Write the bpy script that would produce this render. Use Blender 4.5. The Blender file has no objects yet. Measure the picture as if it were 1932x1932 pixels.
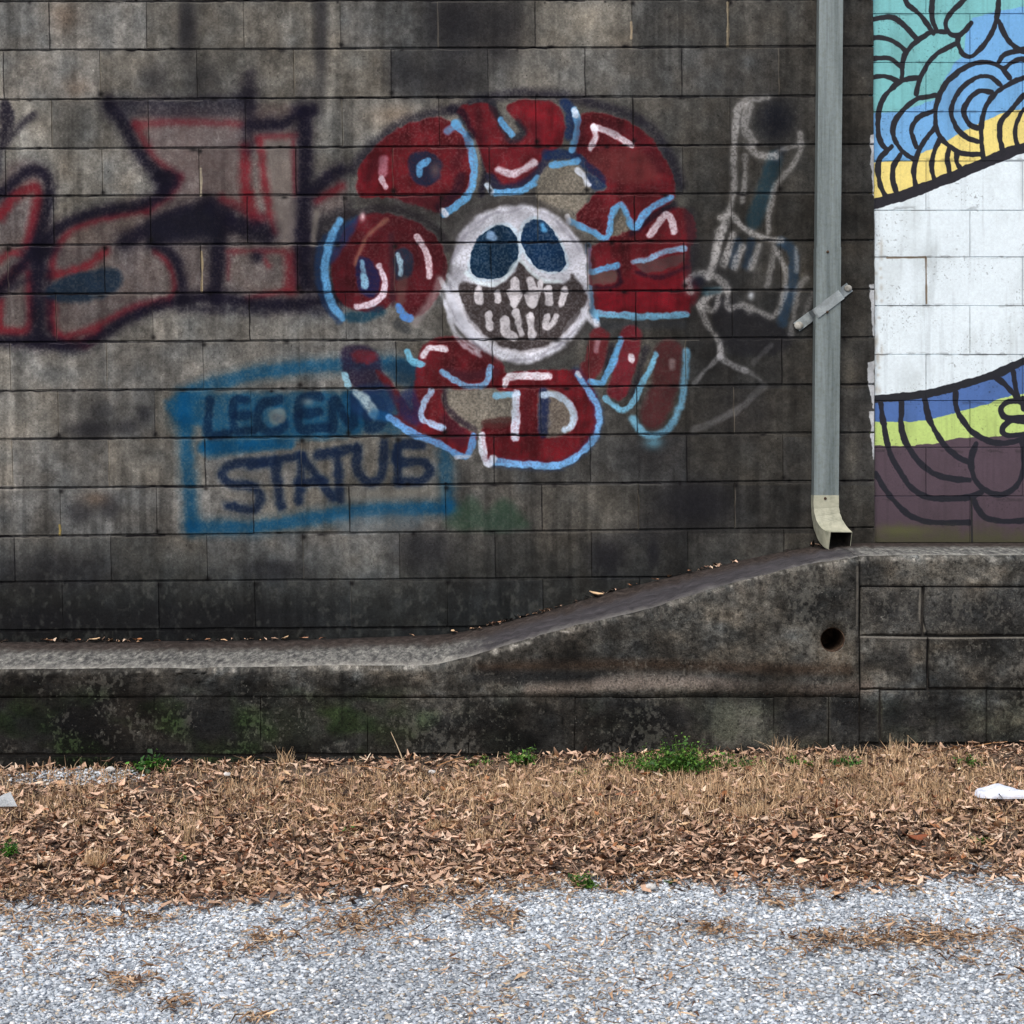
import bpy, bmesh, math, random
import numpy as np
from mathutils import Vector, Matrix
random.seed(7); RNG = np.random.default_rng(11)
R = math.radians
SC = bpy.context.scene
COL = SC.collection

# ------------------------------------------------------------------ camera
# measuring unit "u": 1932 u = width of the view; wall plane Y=0 shows 463 u per metre
S, F, D, EYE, HZ = 463.0, 3704.0, 8.0, 1.5, 850.0
cam_d = bpy.data.cameras.new('camera'); cam = bpy.data.objects.new('camera', cam_d); COL.objects.link(cam)
cam.location = (0, -D, EYE); cam.rotation_euler = (R(90), 0, 0)
cam_d.sensor_width = 36; cam_d.lens = F/1932*36; cam_d.shift_y = -(966-HZ)/1932
cam_d.clip_end = 2000
SC.camera = cam
# ------------------------------------------------------------------ sky, sun, exposure (bright overcast)
SUN_EL, SUN_AZ = R(52), R(200)
w = bpy.data.worlds.new("World"); SC.world = w; w.use_nodes = True
nt = w.node_tree; nt.nodes.clear()
sky = nt.nodes.new('ShaderNodeTexSky'); sky.sky_type = 'NISHITA'; sky.sun_disc = False
sky.sun_elevation = SUN_EL; sky.sun_rotation = SUN_AZ; sky.air_density = 1.0; sky.dust_density = 4.0; sky.ozone_density = 1.0
bg = nt.nodes.new('ShaderNodeBackground'); bg.inputs['Strength'].default_value = 0.13
wo = nt.nodes.new('ShaderNodeOutputWorld')
nt.links.new(sky.outputs[0], bg.inputs[0]); nt.links.new(bg.outputs[0], wo.inputs[0])
sun_d = bpy.data.lights.new('sun', 'SUN'); sun_d.energy = 1.4; sun_d.angle = R(35); sun_d.color = (1, 0.97, 0.92)
sun = bpy.data.objects.new('sun', sun_d); COL.objects.link(sun)
sdir = Vector((math.sin(SUN_AZ)*math.cos(SUN_EL), math.cos(SUN_AZ)*math.cos(SUN_EL), math.sin(SUN_EL)))
sun.rotation_euler = sdir.to_track_quat('Z', 'Y').to_euler()
SC.view_settings.view_transform = 'Standard'; SC.view_settings.look = 'None'
SC.view_settings.gamma = 1; SC.view_settings.use_curve_mapping = False
SC.view_settings.exposure = 0.35

# ------------------------------------------------------------------ helpers
def wx(u): return (u-966)/S            # wall plane
def wz(v): return EYE-(v-HZ)/S
FS = 497.0                             # u per metre on the front face of the ledge, Y=-0.547
FY = -(D-F/FS)
def fx(u): return (u-966)/FS
def fz(v): return EYE-(v-HZ)/FS

def tag(o, label=None, cat=None, group=None, kind=None):
    if label: o['label'] = label
    if cat: o['category'] = cat
    if group: o['group'] = group
    if kind: o['kind'] = kind
    return o
def link(name, me, mats=(), parent=None):
    o = bpy.data.objects.new(name, me); COL.objects.link(o)
    for m in mats: me.materials.append(m)
    if parent: o.parent = parent
    return o
def empty(name, loc):
    o = bpy.data.objects.new(name, None); COL.objects.link(o); o.location = loc
    o.empty_display_size = .1
    return o
def child(name, me, mats, par):
    """mesh given in world coordinates, parented to an Empty that is only translated"""
    o = link(name, me, mats, par); o.matrix_parent_inverse = Matrix.Translation(-Vector(par.location)); return o
def mesh(name, v, f, uvfn=None, mi=None, smooth=False):
    me = bpy.data.meshes.new(name); me.from_pydata([tuple(p) for p in v], [], f)
    if uvfn:
        uv = me.uv_layers.new(name='UVMap')
        for l in me.loops: uv.data[l.index].uv = uvfn(me.vertices[l.vertex_index].co)
    if mi: me.polygons.foreach_set('material_index', mi)
    if smooth: me.polygons.foreach_set('use_smooth', [True]*len(me.polygons))
    me.update(); return me
def bulk_mesh(name, V, Fq, cols=None, smooth=False):
    """V (n,3) ; Fq (m,k) ; cols (m,3) per face colour"""
    me = bpy.data.meshes.new(name); n, (m, k) = len(V), Fq.shape
    me.vertices.add(n); me.vertices.foreach_set('co', V.astype(np.float32).ravel())
    me.loops.add(m*k); me.loops.foreach_set('vertex_index', Fq.astype(np.int32).ravel())
    me.polygons.add(m); me.polygons.foreach_set('loop_start', (np.arange(m)*k).astype(np.int32))
    me.polygons.foreach_set('loop_total', np.full(m, k, np.int32))
    if smooth: me.polygons.foreach_set('use_smooth', np.ones(m, bool))
    if cols is not None:
        a = me.color_attributes.new('tint', 'FLOAT_COLOR', 'CORNER')
        c = np.ones((m, k, 4), np.float32); c[:, :, :3] = cols[:, None, :]
        a.data.foreach_set('color', c.ravel())
    me.update(calc_edges=True); me.validate(); return me
def lin(c):
    c = np.asarray(c, float)/255
    return np.where(c <= .04045, c/12.92, ((c+.055)/1.055)**2.4)

# ------------------------------------------------------------------ numpy painter
def vnoise(h, w, cy, cx, rng):
    gy, gx = int(h/cy)+3, int(w/cx)+3
    g = rng.random((gy, gx)).astype(np.float32)
    y = np.arange(h)/cy; x = np.arange(w)/cx
    iy = y.astype(int); ix = x.astype(int)
    fy = (y-iy).astype(np.float32); fx_ = (x-ix).astype(np.float32)
    fy = fy*fy*(3-2*fy); fx_ = fx_*fx_*(3-2*fx_)
    a = g[iy][:, ix]; b = g[iy][:, ix+1]; c = g[iy+1][:, ix]; d = g[iy+1][:, ix+1]
    fx2 = fx_[None]; fy2 = fy[:, None]
    return (a*(1-fx2)+b*fx2)*(1-fy2)+(c*(1-fx2)+d*fx2)*fy2
def fbm(h, w, cy, cx, oct_, rng, gain=.55):
    s = 0; a = 1; t = 0
    for i in range(oct_):
        s = s+a*vnoise(h, w, max(cy, 1.01), max(cx, 1.01), rng); t += a; a *= gain; cy /= 2; cx /= 2
    return s/t
def catmull(p, closed=False, n=7):
    p = np.array(p, float)
    if len(p) < 3: return p
    if closed: q = np.vstack([p[-1], p, p[0], p[1]])
    else: q = np.vstack([2*p[0]-p[1], p, 2*p[-1]-p[-2]])
    out = []
    for i in range(1, len(q)-2):
        for t in np.linspace(0, 1, n, endpoint=False):
            a, b, c, d = q[i-1], q[i], q[i+1], q[i+2]
            out.append(.5*((2*b)+(-a+c)*t+(2*a-5*b+4*c-d)*t*t+(-a+3*b-3*c+d)*t**3))
    if not closed: out.append(q[-2])
    return np.array(out)
class Canvas:
    def __init__(s, x0, y0, x1, y1, ppu, seed):
        s.x0, s.y0, s.x1, s.y1, s.ppu = x0, y0, x1, y1, ppu
        s.w = int((x1-x0)*ppu); s.h = int((y1-y0)*ppu)
        s.rng = np.random.default_rng(seed)
        s.im = np.zeros((s.h, s.w, 3), np.float32)
        s.tone = None; s.grain = None; s.warp = None; s.base = None
    def coords(s):
        x = s.x0+(np.arange(s.w)+.5)/s.ppu; y = s.y0+(np.arange(s.h)+.5)/s.ppu
        return x, y
    def box(s, p, m):
        a = int(max(0, (p[:, 0].min()-m-s.x0)*s.ppu)); b = int(min(s.w, (p[:, 0].max()+m-s.x0)*s.ppu+1))
        c = int(max(0, (p[:, 1].min()-m-s.y0)*s.ppu)); d = int(min(s.h, (p[:, 1].max()+m-s.y0)*s.ppu+1))
        return a, b, c, d
    def blend(s, sl, al, col, grainy):
        if grainy and s.grain is not None:
            al = al*(1-grainy*s.grain[sl])
        al = np.clip(al, 0, 1)[..., None]; col = np.array(col, np.float32)
        if s.tone is not None: col = col*(1+.24*s.tone[sl][..., None])
        s.im[sl] = s.im[sl]*(1-al)+col*al
    def restore(s, p, k, tint, soft=3):
        p = catmull(np.array(p, float), True, 4); a, b, c, d = s.box(p, soft*2); sl = (slice(c, d), slice(a, b))
        ds, ins = s.dist(p, sl, a, b, c, d, True); sd = np.where(ins, ds, -ds)+s.warp[sl]*2
        t = np.clip((sd+soft)/(2*soft), 0, 1)[..., None]*.95
        s.im[sl] = s.im[sl]*(1-t)+np.minimum(s.base[sl]*k*.55+np.array(tint)*.45*(.7+.6*s.grainfield[sl][..., None]), 255)*t
    def dist(s, p, sl, a, b, c, d, closed=False):
        X = (s.x0+(np.arange(a, b)+.5)/s.ppu)[None].astype(np.float32)
        Y = (s.y0+(np.arange(c, d)+.5)/s.ppu)[:, None].astype(np.float32)
        best = np.full((d-c, b-a), 1e9, np.float32)
        q = np.vstack([p, p[:1]]) if closed else p
        ins = np.zeros((d-c, b-a), bool)
        for (ax, ay), (bx, by) in zip(q[:-1], q[1:]):
            dx, dy = bx-ax, by-ay; L = dx*dx+dy*dy+1e-9
            t = np.clip(((X-ax)*dx+(Y-ay)*dy)/L, 0, 1)
            best = np.minimum(best, (X-ax-t*dx)**2+(Y-ay-t*dy)**2)
            if closed and ay != by:
                ins ^= ((ay > Y) != (by > Y)) & (X < (bx-ax)*(Y-ay)/(by-ay)+ax)
        return np.sqrt(best), ins
    def stroke(s, p, w, col, al=1., soft=3., grainy=.35, smooth=True):
        p = np.array(p, float)
        if smooth and len(p) > 2: p = catmull(p, n=5)
        a, b, c, d = s.box(p, w/2+soft*2)
        if b <= a or d <= c: return
        sl = (slice(c, d), slice(a, b))
        ds, _ = s.dist(p, sl, a, b, c, d)
        if s.warp is not None: ds = ds+s.warp[sl]*min(1.8, w*.2)
        t = np.clip((w/2+soft-ds)/(2*soft), 0, 1); t = t*t*(3-2*t)
        s.blend(sl, t*al, col, grainy)
    def fill(s, p, col, al=1., soft=3., grainy=.3, smooth=True):
        p = np.array(p, float)
        if smooth: p = catmull(p, True, 4)
        a, b, c, d = s.box(p, soft*2)
        if b <= a or d <= c: return
        sl = (slice(c, d), slice(a, b))
        ds, ins = s.dist(p, sl, a, b, c, d, True)
        sd = np.where(ins, ds, -ds)
        if s.warp is not None: sd = sd+s.warp[sl]*2.0
        t = np.clip((sd+soft)/(2*soft), 0, 1); t = t*t*(3-2*t)
        s.blend(sl, t*al, col, grainy)
    def blob(s, x, y, rx, ry, col, al=1., grainy=.3, pw=1.0):
        a, b, c, d = s.box(np.array([[x-rx*2, y-ry*2], [x+rx*2, y+ry*2]]), 0)
        if b <= a or d <= c: return
        X = s.x0+(np.arange(a, b)+.5)/s.ppu; Y = s.y0+(np.arange(c, d)+.5)/s.ppu
        r2 = ((X[None]-x)/rx)**2+((Y[:, None]-y)/ry)**2
        s.blend((slice(c, d), slice(a, b)), np.exp(-r2**pw)*al, col, grainy)
    def image(s, name):
        im = bpy.data.images.new(name, s.w, s.h, alpha=False)
        px = np.ones((s.h, s.w, 4), np.float32); px[..., :3] = np.clip(s.im, 0, 255)[::-1]/255
        im.pixels.foreach_set(px.ravel()); im.update(); im.pack(); return im
    def uv(s, fu, fv):
        """uv function for a plane whose point (X,Z) sits at unit coords (fu(X), fv(Z))"""
        return lambda co: ((fu(co.x)-s.x0)/(s.x1-s.x0), 1-(fv(co.z)-s.y0)/(s.y1-s.y0))
def Z(c, r, *pts): return [(644*c+x/3, 644*r+y/3) for x, y in pts]

# ================================================================== 1. GREY BLOCK WALL PAINT
LY = [-457, -365, -273, -181, -89, 3, 95, 188, 281, 370, 463, 555, 646, 738, 829, 921, 1012, 1099, 1190, 1281]
RY = [-457, -365, -273, -181, -92, -1, 88, 181, 273, 365, 454, 547, 637, 726, 817, 908, 997, 1087, 1178, 1269]
def course(j, x): return LY[j]+(RY[j]-LY[j])*min(max(x, -400), 1700)/1520
def joint(x, y): return x+(20-.007*x)*y/850 if x < 1500 else x+2*y/850
def joints_row(j):
    base = [92+183.2*k for k in range(-6, 9)] if j % 2 == 1 else [3+183*k for k in range(-6, 9)]
    return [b for b in base if b < 1600]
G = Canvas(-1130, -470, 1662, 1290, 1.15, 5)
def gray_base():
    c = G; x, y = c.coords()
    gx = [0, 180, 370, 550, 740, 920, 1100, 1290, 1470, 1640]
    gy = [45, 140, 235, 325, 415, 510, 600, 690, 780, 875, 965, 1055, 1145, 1205]
    T = np.array([[112,108,88,105,80,72,108,82,68,66],[110,106,88,100,85,82,98,80,64,66],[108,104,95,100,108,90,85,75,62,62],
      [108,104,100,100,95,95,95,72,60,62],[105,100,95,95,85,90,95,68,58,60],[105,100,98,92,80,80,85,65,58,58],
      [105,100,98,95,88,80,75,62,56,60],[112,104,108,105,92,85,72,60,55,66],[118,92,100,102,90,95,75,58,55,62],
      [116,102,104,98,90,85,70,56,56,66],[110,96,98,98,88,88,82,60,60,60],[82,70,86,96,82,72,75,58,62,52],
      [52,48,52,58,62,62,60,50,50,50],[40,38,42,50,58,56,53,47,46,46]], float)
    def ip(v, g):
        i = np.clip(np.searchsorted(g, v)-1, 0, len(g)-2); g = np.array(g, float)
        t = np.clip((v-g[i])/(g[i+1]-g[i]), 0, 1); return i, t
    wob = (fbm(c.h, c.w, 60, 60, 3, c.rng)-.5)
    ix, tx = ip(x, gx); iy, ty = ip(y, gy)
    ty = ty[:, None]; tx = tx[None]
    L = (T[iy][:, ix]*(1-tx)+T[iy][:, ix+1]*tx)*(1-ty)+(T[iy+1][:, ix]*(1-tx)+T[iy+1][:, ix+1]*tx)*ty
    L = L.astype(np.float32)
    L *= 1+.34*wob
    L *= 1+.36*(fbm(c.h, c.w, 200, 20, 3, c.rng)-.5)
    vs = np.clip((fbm(c.h, c.w, 420, 15, 3, c.rng)-.47)*4.5, 0, 1)*np.clip((fbm(c.h, c.w, 160, 120, 2, c.rng)-.38)*4, 0, 1)
    L *= 1-.15*vs          # vertical run-off streaks
    L *= 1+.40*(fbm(c.h, c.w, 16, 16, 3, c.rng)-.5)
    # per block tone
    X = x[None]; Y = y[:, None]; rr = np.random.default_rng(3)
    hue = np.zeros((c.h, c.w), np.float32)
    for j in range(len(LY)-1):
        js = [-2000]+[q for q in joints_row(j)]+[3000]
        yt, yb = course(j, 600), course(j+1, 600)
        r0, r1 = int(max(0, (yt-c.y0)*c.ppu)), int(min(c.h, (yb-c.y0)*c.ppu))
        for a, b in zip(js[:-1], js[1:]):
            m = (yt+yb)/2
            c0, c1 = int(np.clip((joint(a, m)-c.x0)*c.ppu, 0, c.w)), int(np.clip((joint(b, m)-c.x0)*c.ppu, 0, c.w))
            if c1 > c0 and r1 > r0:
                L[r0:r1, c0:c1] *= rr.uniform(.90, 1.10); hue[r0:r1, c0:c1] = rr.uniform(-1, 1)
    n2 = fbm(c.h, c.w, 45, 45, 2, c.rng)-.5
    im = c.im
    im[..., 0] = L*(1.01+.012*hue+.05*n2); im[..., 1] = L*(.995); im[..., 2] = L*(.955-.02*hue-.05*n2)
    # low damp zone is greener/bluer
    damp = np.clip((Y-1010)/150, 0, 1)
    im[..., 0] *= 1-.06*damp; im[..., 2] *= 1+.04*damp
    # dark run-off stains, measured
    for (bx, by, rx, ry, al) in [(350,50,22,60,.55),(605,50,13,160,.45),(575,190,30,40,.3),(385,150,36,35,.3),(290,150,30,30,.35),(860,45,62,70,.55),
        (950,60,48,70,.45),(760,140,40,50,.35),(850,150,60,40,.4),(170,810,45,18,.55),(190,775,25,20,.25),(240,805,25,16,.4),(150,965,28,25,.4),(205,955,22,25,.45),(272,780,14,16,.45),
        (1310,950,75,45,.6),(1145,1050,35,38,.75),(1232,1045,12,30,.55),(800,1040,60,40,.4),(1400,780,60,60,.2),(1240,850,60,50,.25),(1220,1000,60,30,.2),
        (100,1080,130,40,.35),(520,1075,60,20,.4),(350,1170,300,30,.35),(60,1170,100,30,.45),(1340,540,60,120,.2),(1560,300,12,300,.35)]:
        c.blob(bx, by, rx, ry, (34, 34, 38), min(.8, al*1.35), .0, 1.5)
    for (bx, by, rx, ry, al) in [(330,40,10,60,.35),(1100,40,60,60,.3),(990,130,30,60,.25),(740,215,60,30,.25),(60,790,60,60,.25),(440,700,70,30,.2),(1022,740,70,30,.2),(1150,980,30,50,.25),
        (530,630,60,18,.25),(760,620,50,16,.2),(1600,700,16,50,.35),(1605,860,12,40,.3)]:
        c.blob(bx, by, rx, ry, (140, 134, 122), al, 0)
    for (bx, by, rx, ry, al) in [(120,30,30,30,.3),(145,165,30,22,.3),(180,940,24,14,.35),(750,215,50,18,.25)]:
        c.blob(bx, by, rx, ry, (125, 100, 80), al, 0)
    im[:] = im*(np.clip(im, 5, 200)/106)**.22
    low = np.clip((Y-1020)/120, 0, 1)*(.5+1.0*(fbm(c.h, c.w, 90, 160, 4, c.rng)))
    im *= (1-.24*np.clip(low, 0, 1))[..., None]
    # fine grain
    g1 = c.rng.random((c.h, c.w)).astype(np.float32); g2 = vnoise(c.h, c.w, 3.2, 3.2, c.rng)
    c.grainfield = g2
    im *= (1+.16*(g1-.5)+.24*(g2-.5))[..., None]
    sp = (vnoise(c.h, c.w, 2.6, 2.6, c.rng) > .955); im[sp] *= 1.3
    sp = (vnoise(c.h, c.w, 3.4, 3.4, c.rng) > .955); im[sp] *= .62
    patch = fbm(c.h, c.w, 14, 10, 3, c.rng)
    lich = np.clip((patch-.56)*4, 0, 1)*np.clip((Y-1040)/60, 0, 1)
    im[:] = im*(1-.30*lich[..., None])+np.array([104, 105, 98], np.float32)*.30*lich[..., None]
gray_base()
G.grain = np.clip(1.9*(G.grainfield-.35), 0, 1)*.8
G.warp = ((fbm(G.h, G.w, 16, 16, 3, np.random.default_rng(70))-.5)*4).astype(np.float32)
G.tone = ((fbm(G.h, G.w, 34, 34, 3, np.random.default_rng(71))-.5)*2).astype(np.float32)
G.base = G.im.copy()

INK = (13, 11, 24); RED = (104, 24, 32); DRED = (80, 28, 32); LB = (96, 160, 208); WH = (216, 216, 224); NAVY = (18, 36, 72)
def g_s(c, r, pts, w, col, al=1, soft=2.2, **k): G.stroke(Z(c, r, *pts), w/3, col, al, soft, **k)
def g_f(c, r, pts, col, al=1, soft=2.5, **k): G.fill(Z(c, r, *pts), col, al, soft, **k)
# ---- left lettering, black outline with red inner line (soft, old spray paint)
def left_tag():
    for pts in [[(0,1000),(250,950),(300,1250),(700,1150),(980,1010),(740,650),(1400,600),(1740,640),(1740,1060),(1932,980),(1932,1680),(1040,1700),(500,1900),(0,1900)]]:
        g_f(0,0,pts,(70,40,44),.24,14)
    H = dict(soft=7)
    g_f(0,0,[(750,690),(1380,680),(1390,1090),(1300,1110),(1000,1100),(980,1000),(850,900)], (100,84,82), .35, 8)
    g_f(0,0,[(1450,780),(1680,770),(1690,1340),(1560,1340),(1500,1100)], (120,112,106), .55, 6)
    for pts, w_, al in [([(760,700),(1000,690),(1370,700)],46,.45), ([(765,710),(860,880),(1000,1000)],50,.6), ([(1010,1010),(950,1100),(820,1190)],56,.6),
        ([(1385,830),(1385,1000),(1395,1130)],60,.8), ([(1400,1100),(1430,1250)],70,.75), ([(1470,790),(1500,1060),(1545,1310)],44,.75), ([(1450,775),(1680,765)],40,.5),
        ([(1660,800),(1670,1100)],22,.6), ([(1260,1130),(1350,1170),(1480,1240)],60,.6), ([(820,1190),(600,1230),(420,1290),(340,1370),(300,1450),(290,1540)],40,.75),
        ([(280,1560),(420,1530),(520,1480),(600,1420)],46,.8), ([(880,1420),(960,1500),(990,1620),(960,1700)],36,.75), ([(960,1700),(800,1730),(660,1790),(540,1850),(400,1900)],44,.7),
        ([(290,1700),(290,1820),(330,1900),(470,1940),(560,1870)],56,.9), ([(0,1220),(80,1110),(190,1060),(215,1120),(190,1270),(160,1390)],62,.95),
        ([(0,1470),(60,1430),(130,1440)],40,.6),([(0,1620),(60,1560),(150,1480)],50,.75), ([(165,1550),(165,1850),(0,1870)],50,.85), ([(0,1700),(0,1860)],40,.8), ([(1280,1420),(1600,1420)],34,.5),
        ([(1650,1450),(1650,1640)],80,.75), ([(1620,1640),(1400,1690)],36,.6), ([(1290,1430),(1290,1580)],24,.4), ([(1500,1470),(1520,1500)],30,.5),
        ([(1790,1130),(1932,1050)],50,.7)]:
        g_s(0,0,pts,w_*1.25,(98, 30, 36),al*.62,8); g_s(0,0,pts,w_*.7,(112, 26, 36),al*.75,5)
    # black
    g_f(0,0,[(0,590),(60,590),(80,660),(60,740),(20,820),(0,990)], INK, .8, 7)
    g_s(0,0,[(30,820),(100,720),(190,650)],44,INK,.6,7)
    for pts, w_, al in [([(610,590),(690,690),(760,820),(850,940),(930,1030)],62,.88), ([(620,600),(1000,620),(1400,600)],90,.38), ([(650,580),(1400,560)],50,.28),
        ([(1410,430),(1405,640),(1400,840)],70,.40), ([(900,990),(990,1010),(930,1080)],60,.85),
        ([(1420,710),(1600,700),(1690,640),(1760,620)],62,.85), ([(1715,640),(1725,900),(1715,1200),(1705,1400),(1720,1600)],74,.92),
        ([(930,1040),(900,1110),(780,1160),(600,1190),(450,1230),(330,1290),(240,1380),(150,1470),(60,1570),(-30,1660)],58,.9),
        ([(700,1370),(870,1280),(1000,1220),(1180,1180)],80,.85), ([(900,1320),(1100,1290),(1300,1270),(1500,1320)],110,.86), ([(1180,1160),(1290,1230)],90,.7),
        ([(1235,1320),(1230,1500),(1215,1680)],80,.88), ([(860,1370),(970,1440),(1020,1560),(1035,1690)],52,.85),
        ([(1030,1690),(1200,1680),(1400,1710),(1600,1720),(1932,1690)],60,.85), ([(1030,1700),(900,1730),(760,1780),(640,1850),(520,1925),(400,1950),(250,1930),(0,1930)],54,.9),
        ([(0,1100),(90,1020),(180,960),(260,1000),(275,1120),(235,1280),(190,1420)],58,.85), ([(215,1400),(210,1650),(215,1930)],80,.85), ([(0,1660),(120,1600),(200,1560)],30,.5),
        ([(215,1460),(300,1400)],70,.7),([(270,1540),(280,1900)],36,.6),
        ([(1760,1090),(1850,1010),(1932,960)],66,.85), ([(1760,1330),(1780,1600),(1930,1640)],90,.6)]:
        g_s(0,0,pts,w_*1.6,INK,al*.5,15); g_s(0,0,pts,w_*.9,INK,al*.95,8)
    g_f(0,0,[(870,1240),(1180,1170),(1250,1330),(1230,1400),(1050,1370),(860,1370)], (20,22,34), .5, 14)
    g_f(0,0,[(1790,1240),(1932,1170),(1990,1180),(1990,1640),(1790,1640),(1770,1400)], (24,24,30), .7, 12)
    g_s(0,0,[(1790,1200),(1770,1380)],30,(140,132,120),.6,5)
    g_f(0,0,[(280,1620),(420,1550),(640,1520),(690,1570),(650,1650),(500,1700),(280,1700)], (16,32,48), .88, 7)
    for i in range(16): G.blob(345+i*19.5+random.uniform(-3,3), 585+random.uniform(-4, 5), 11, 10, INK, .6)
    G.blob(Z(0,0,(1450,1450))[0][0], 484, 13, 12, INK, .9); G.blob(110, 652, 26, 9, INK, .7); G.blob(140,662,22,8,INK,.5)
    G.blob(465, 175, 26, 26, INK, .42)
left_tag()
# ---- blue box tag
BL = (2, 62, 100); NV = (14, 26, 48)
def blue_tag():
    for pts, w_, al in [([(1040,300),(1250,230),(1500,170),(1932,130),(2240,125),(2330,150)],66,.75), ([(1040,320),(1060,700),(1085,1040)],62,.75),
        ([(1085,1050),(1300,1050),(1500,1045),(1932,970),(2200,950),(2540,940)],64,.78), ([(2520,560),(2530,940)],64,.55)]:
        g_s(0,1,pts,w_*1.7,BL,al*.4,14); g_s(0,1,pts,w_,BL,al*.8,7)
    g_f(0,1,[(1000,310),(1900,285),(2040,290),(2040,520),(1600,560),(1580,590),(1300,640),(1150,640),(1140,480),(1010,460)], BL, .72, 9)
    g_s(0,1,[(1150,600),(1400,590),(1640,580)],60,BL,.75,6)
    G.blob(*Z(0,1,(1035,430))[0], 24, 26, BL, .7)
    g_f(0,1,[(1940,300),(2200,250),(2300,500),(2100,520),(1960,500)], BL, .5, 9)
    for pts in [[(1185,330),(1180,520),(1290,520)], [(1390,330),(1320,340),(1330,500),(1430,500)], [(1330,420),(1400,415)], [(1580,330),(1480,360),(1460,460),(1530,510),(1610,470),(1570,430)],
        [(1810,310),(1700,330),(1700,490),(1850,480)], [(1700,410),(1800,400)], [(1880,500),(1890,330),(1990,480),(2000,310)], [(2080,320),(2090,490),(2170,440),(2150,340),(2080,320)]]:
        g_s(0,1,pts,52,(5,24,48),.75,4)
    G.fill(Z(0,1,(1530,390),(1600,380),(1620,430),(1560,470),(1520,440)), (120,116,106), .6, 4); G.blob(*Z(0,1,(1740,340))[0], 12, 7, (110,120,124), .7)
    for pts in [[(1490,680),(1330,690),(1260,740),(1290,800),(1430,820),(1470,880),(1430,950),(1290,930)], [(1420,700),(1680,650)], [(1560,680),(1570,800),(1590,930)],
        [(1705,650),(1700,780),(1690,900)], [(1705,650),(1790,760),(1880,880)], [(1690,800),(1830,785)], [(1800,640),(2010,600)], [(1905,640),(1915,760),(1925,890)],
        [(2020,600),(2025,730),(2090,800),(2160,750),(2175,580)], [(2390,585),(2260,590),(2250,680),(2380,680),(2430,730),(2380,790),(2250,790)], [(2250,590),(2250,800)]]:
        g_s(0,1,pts,66,(16,40,70),.3,8); g_s(0,1,pts,46,NV,.85,4.5)
    g_s(1,1,[(40,880),(300,860),(560,850)],60,(128,124,112),.35,8)
    g_f(1,1,[(600,1050),(640,950),(740,880),(820,960),(920,890),(1000,960),(1060,1050),(820,1070)], (36,66,48), .55, 12)
    g_f(1,1,[(0,980),(400,960),(420,1060),(0,1080)], (90,110,125), .3, 10)
blue_tag()
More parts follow.
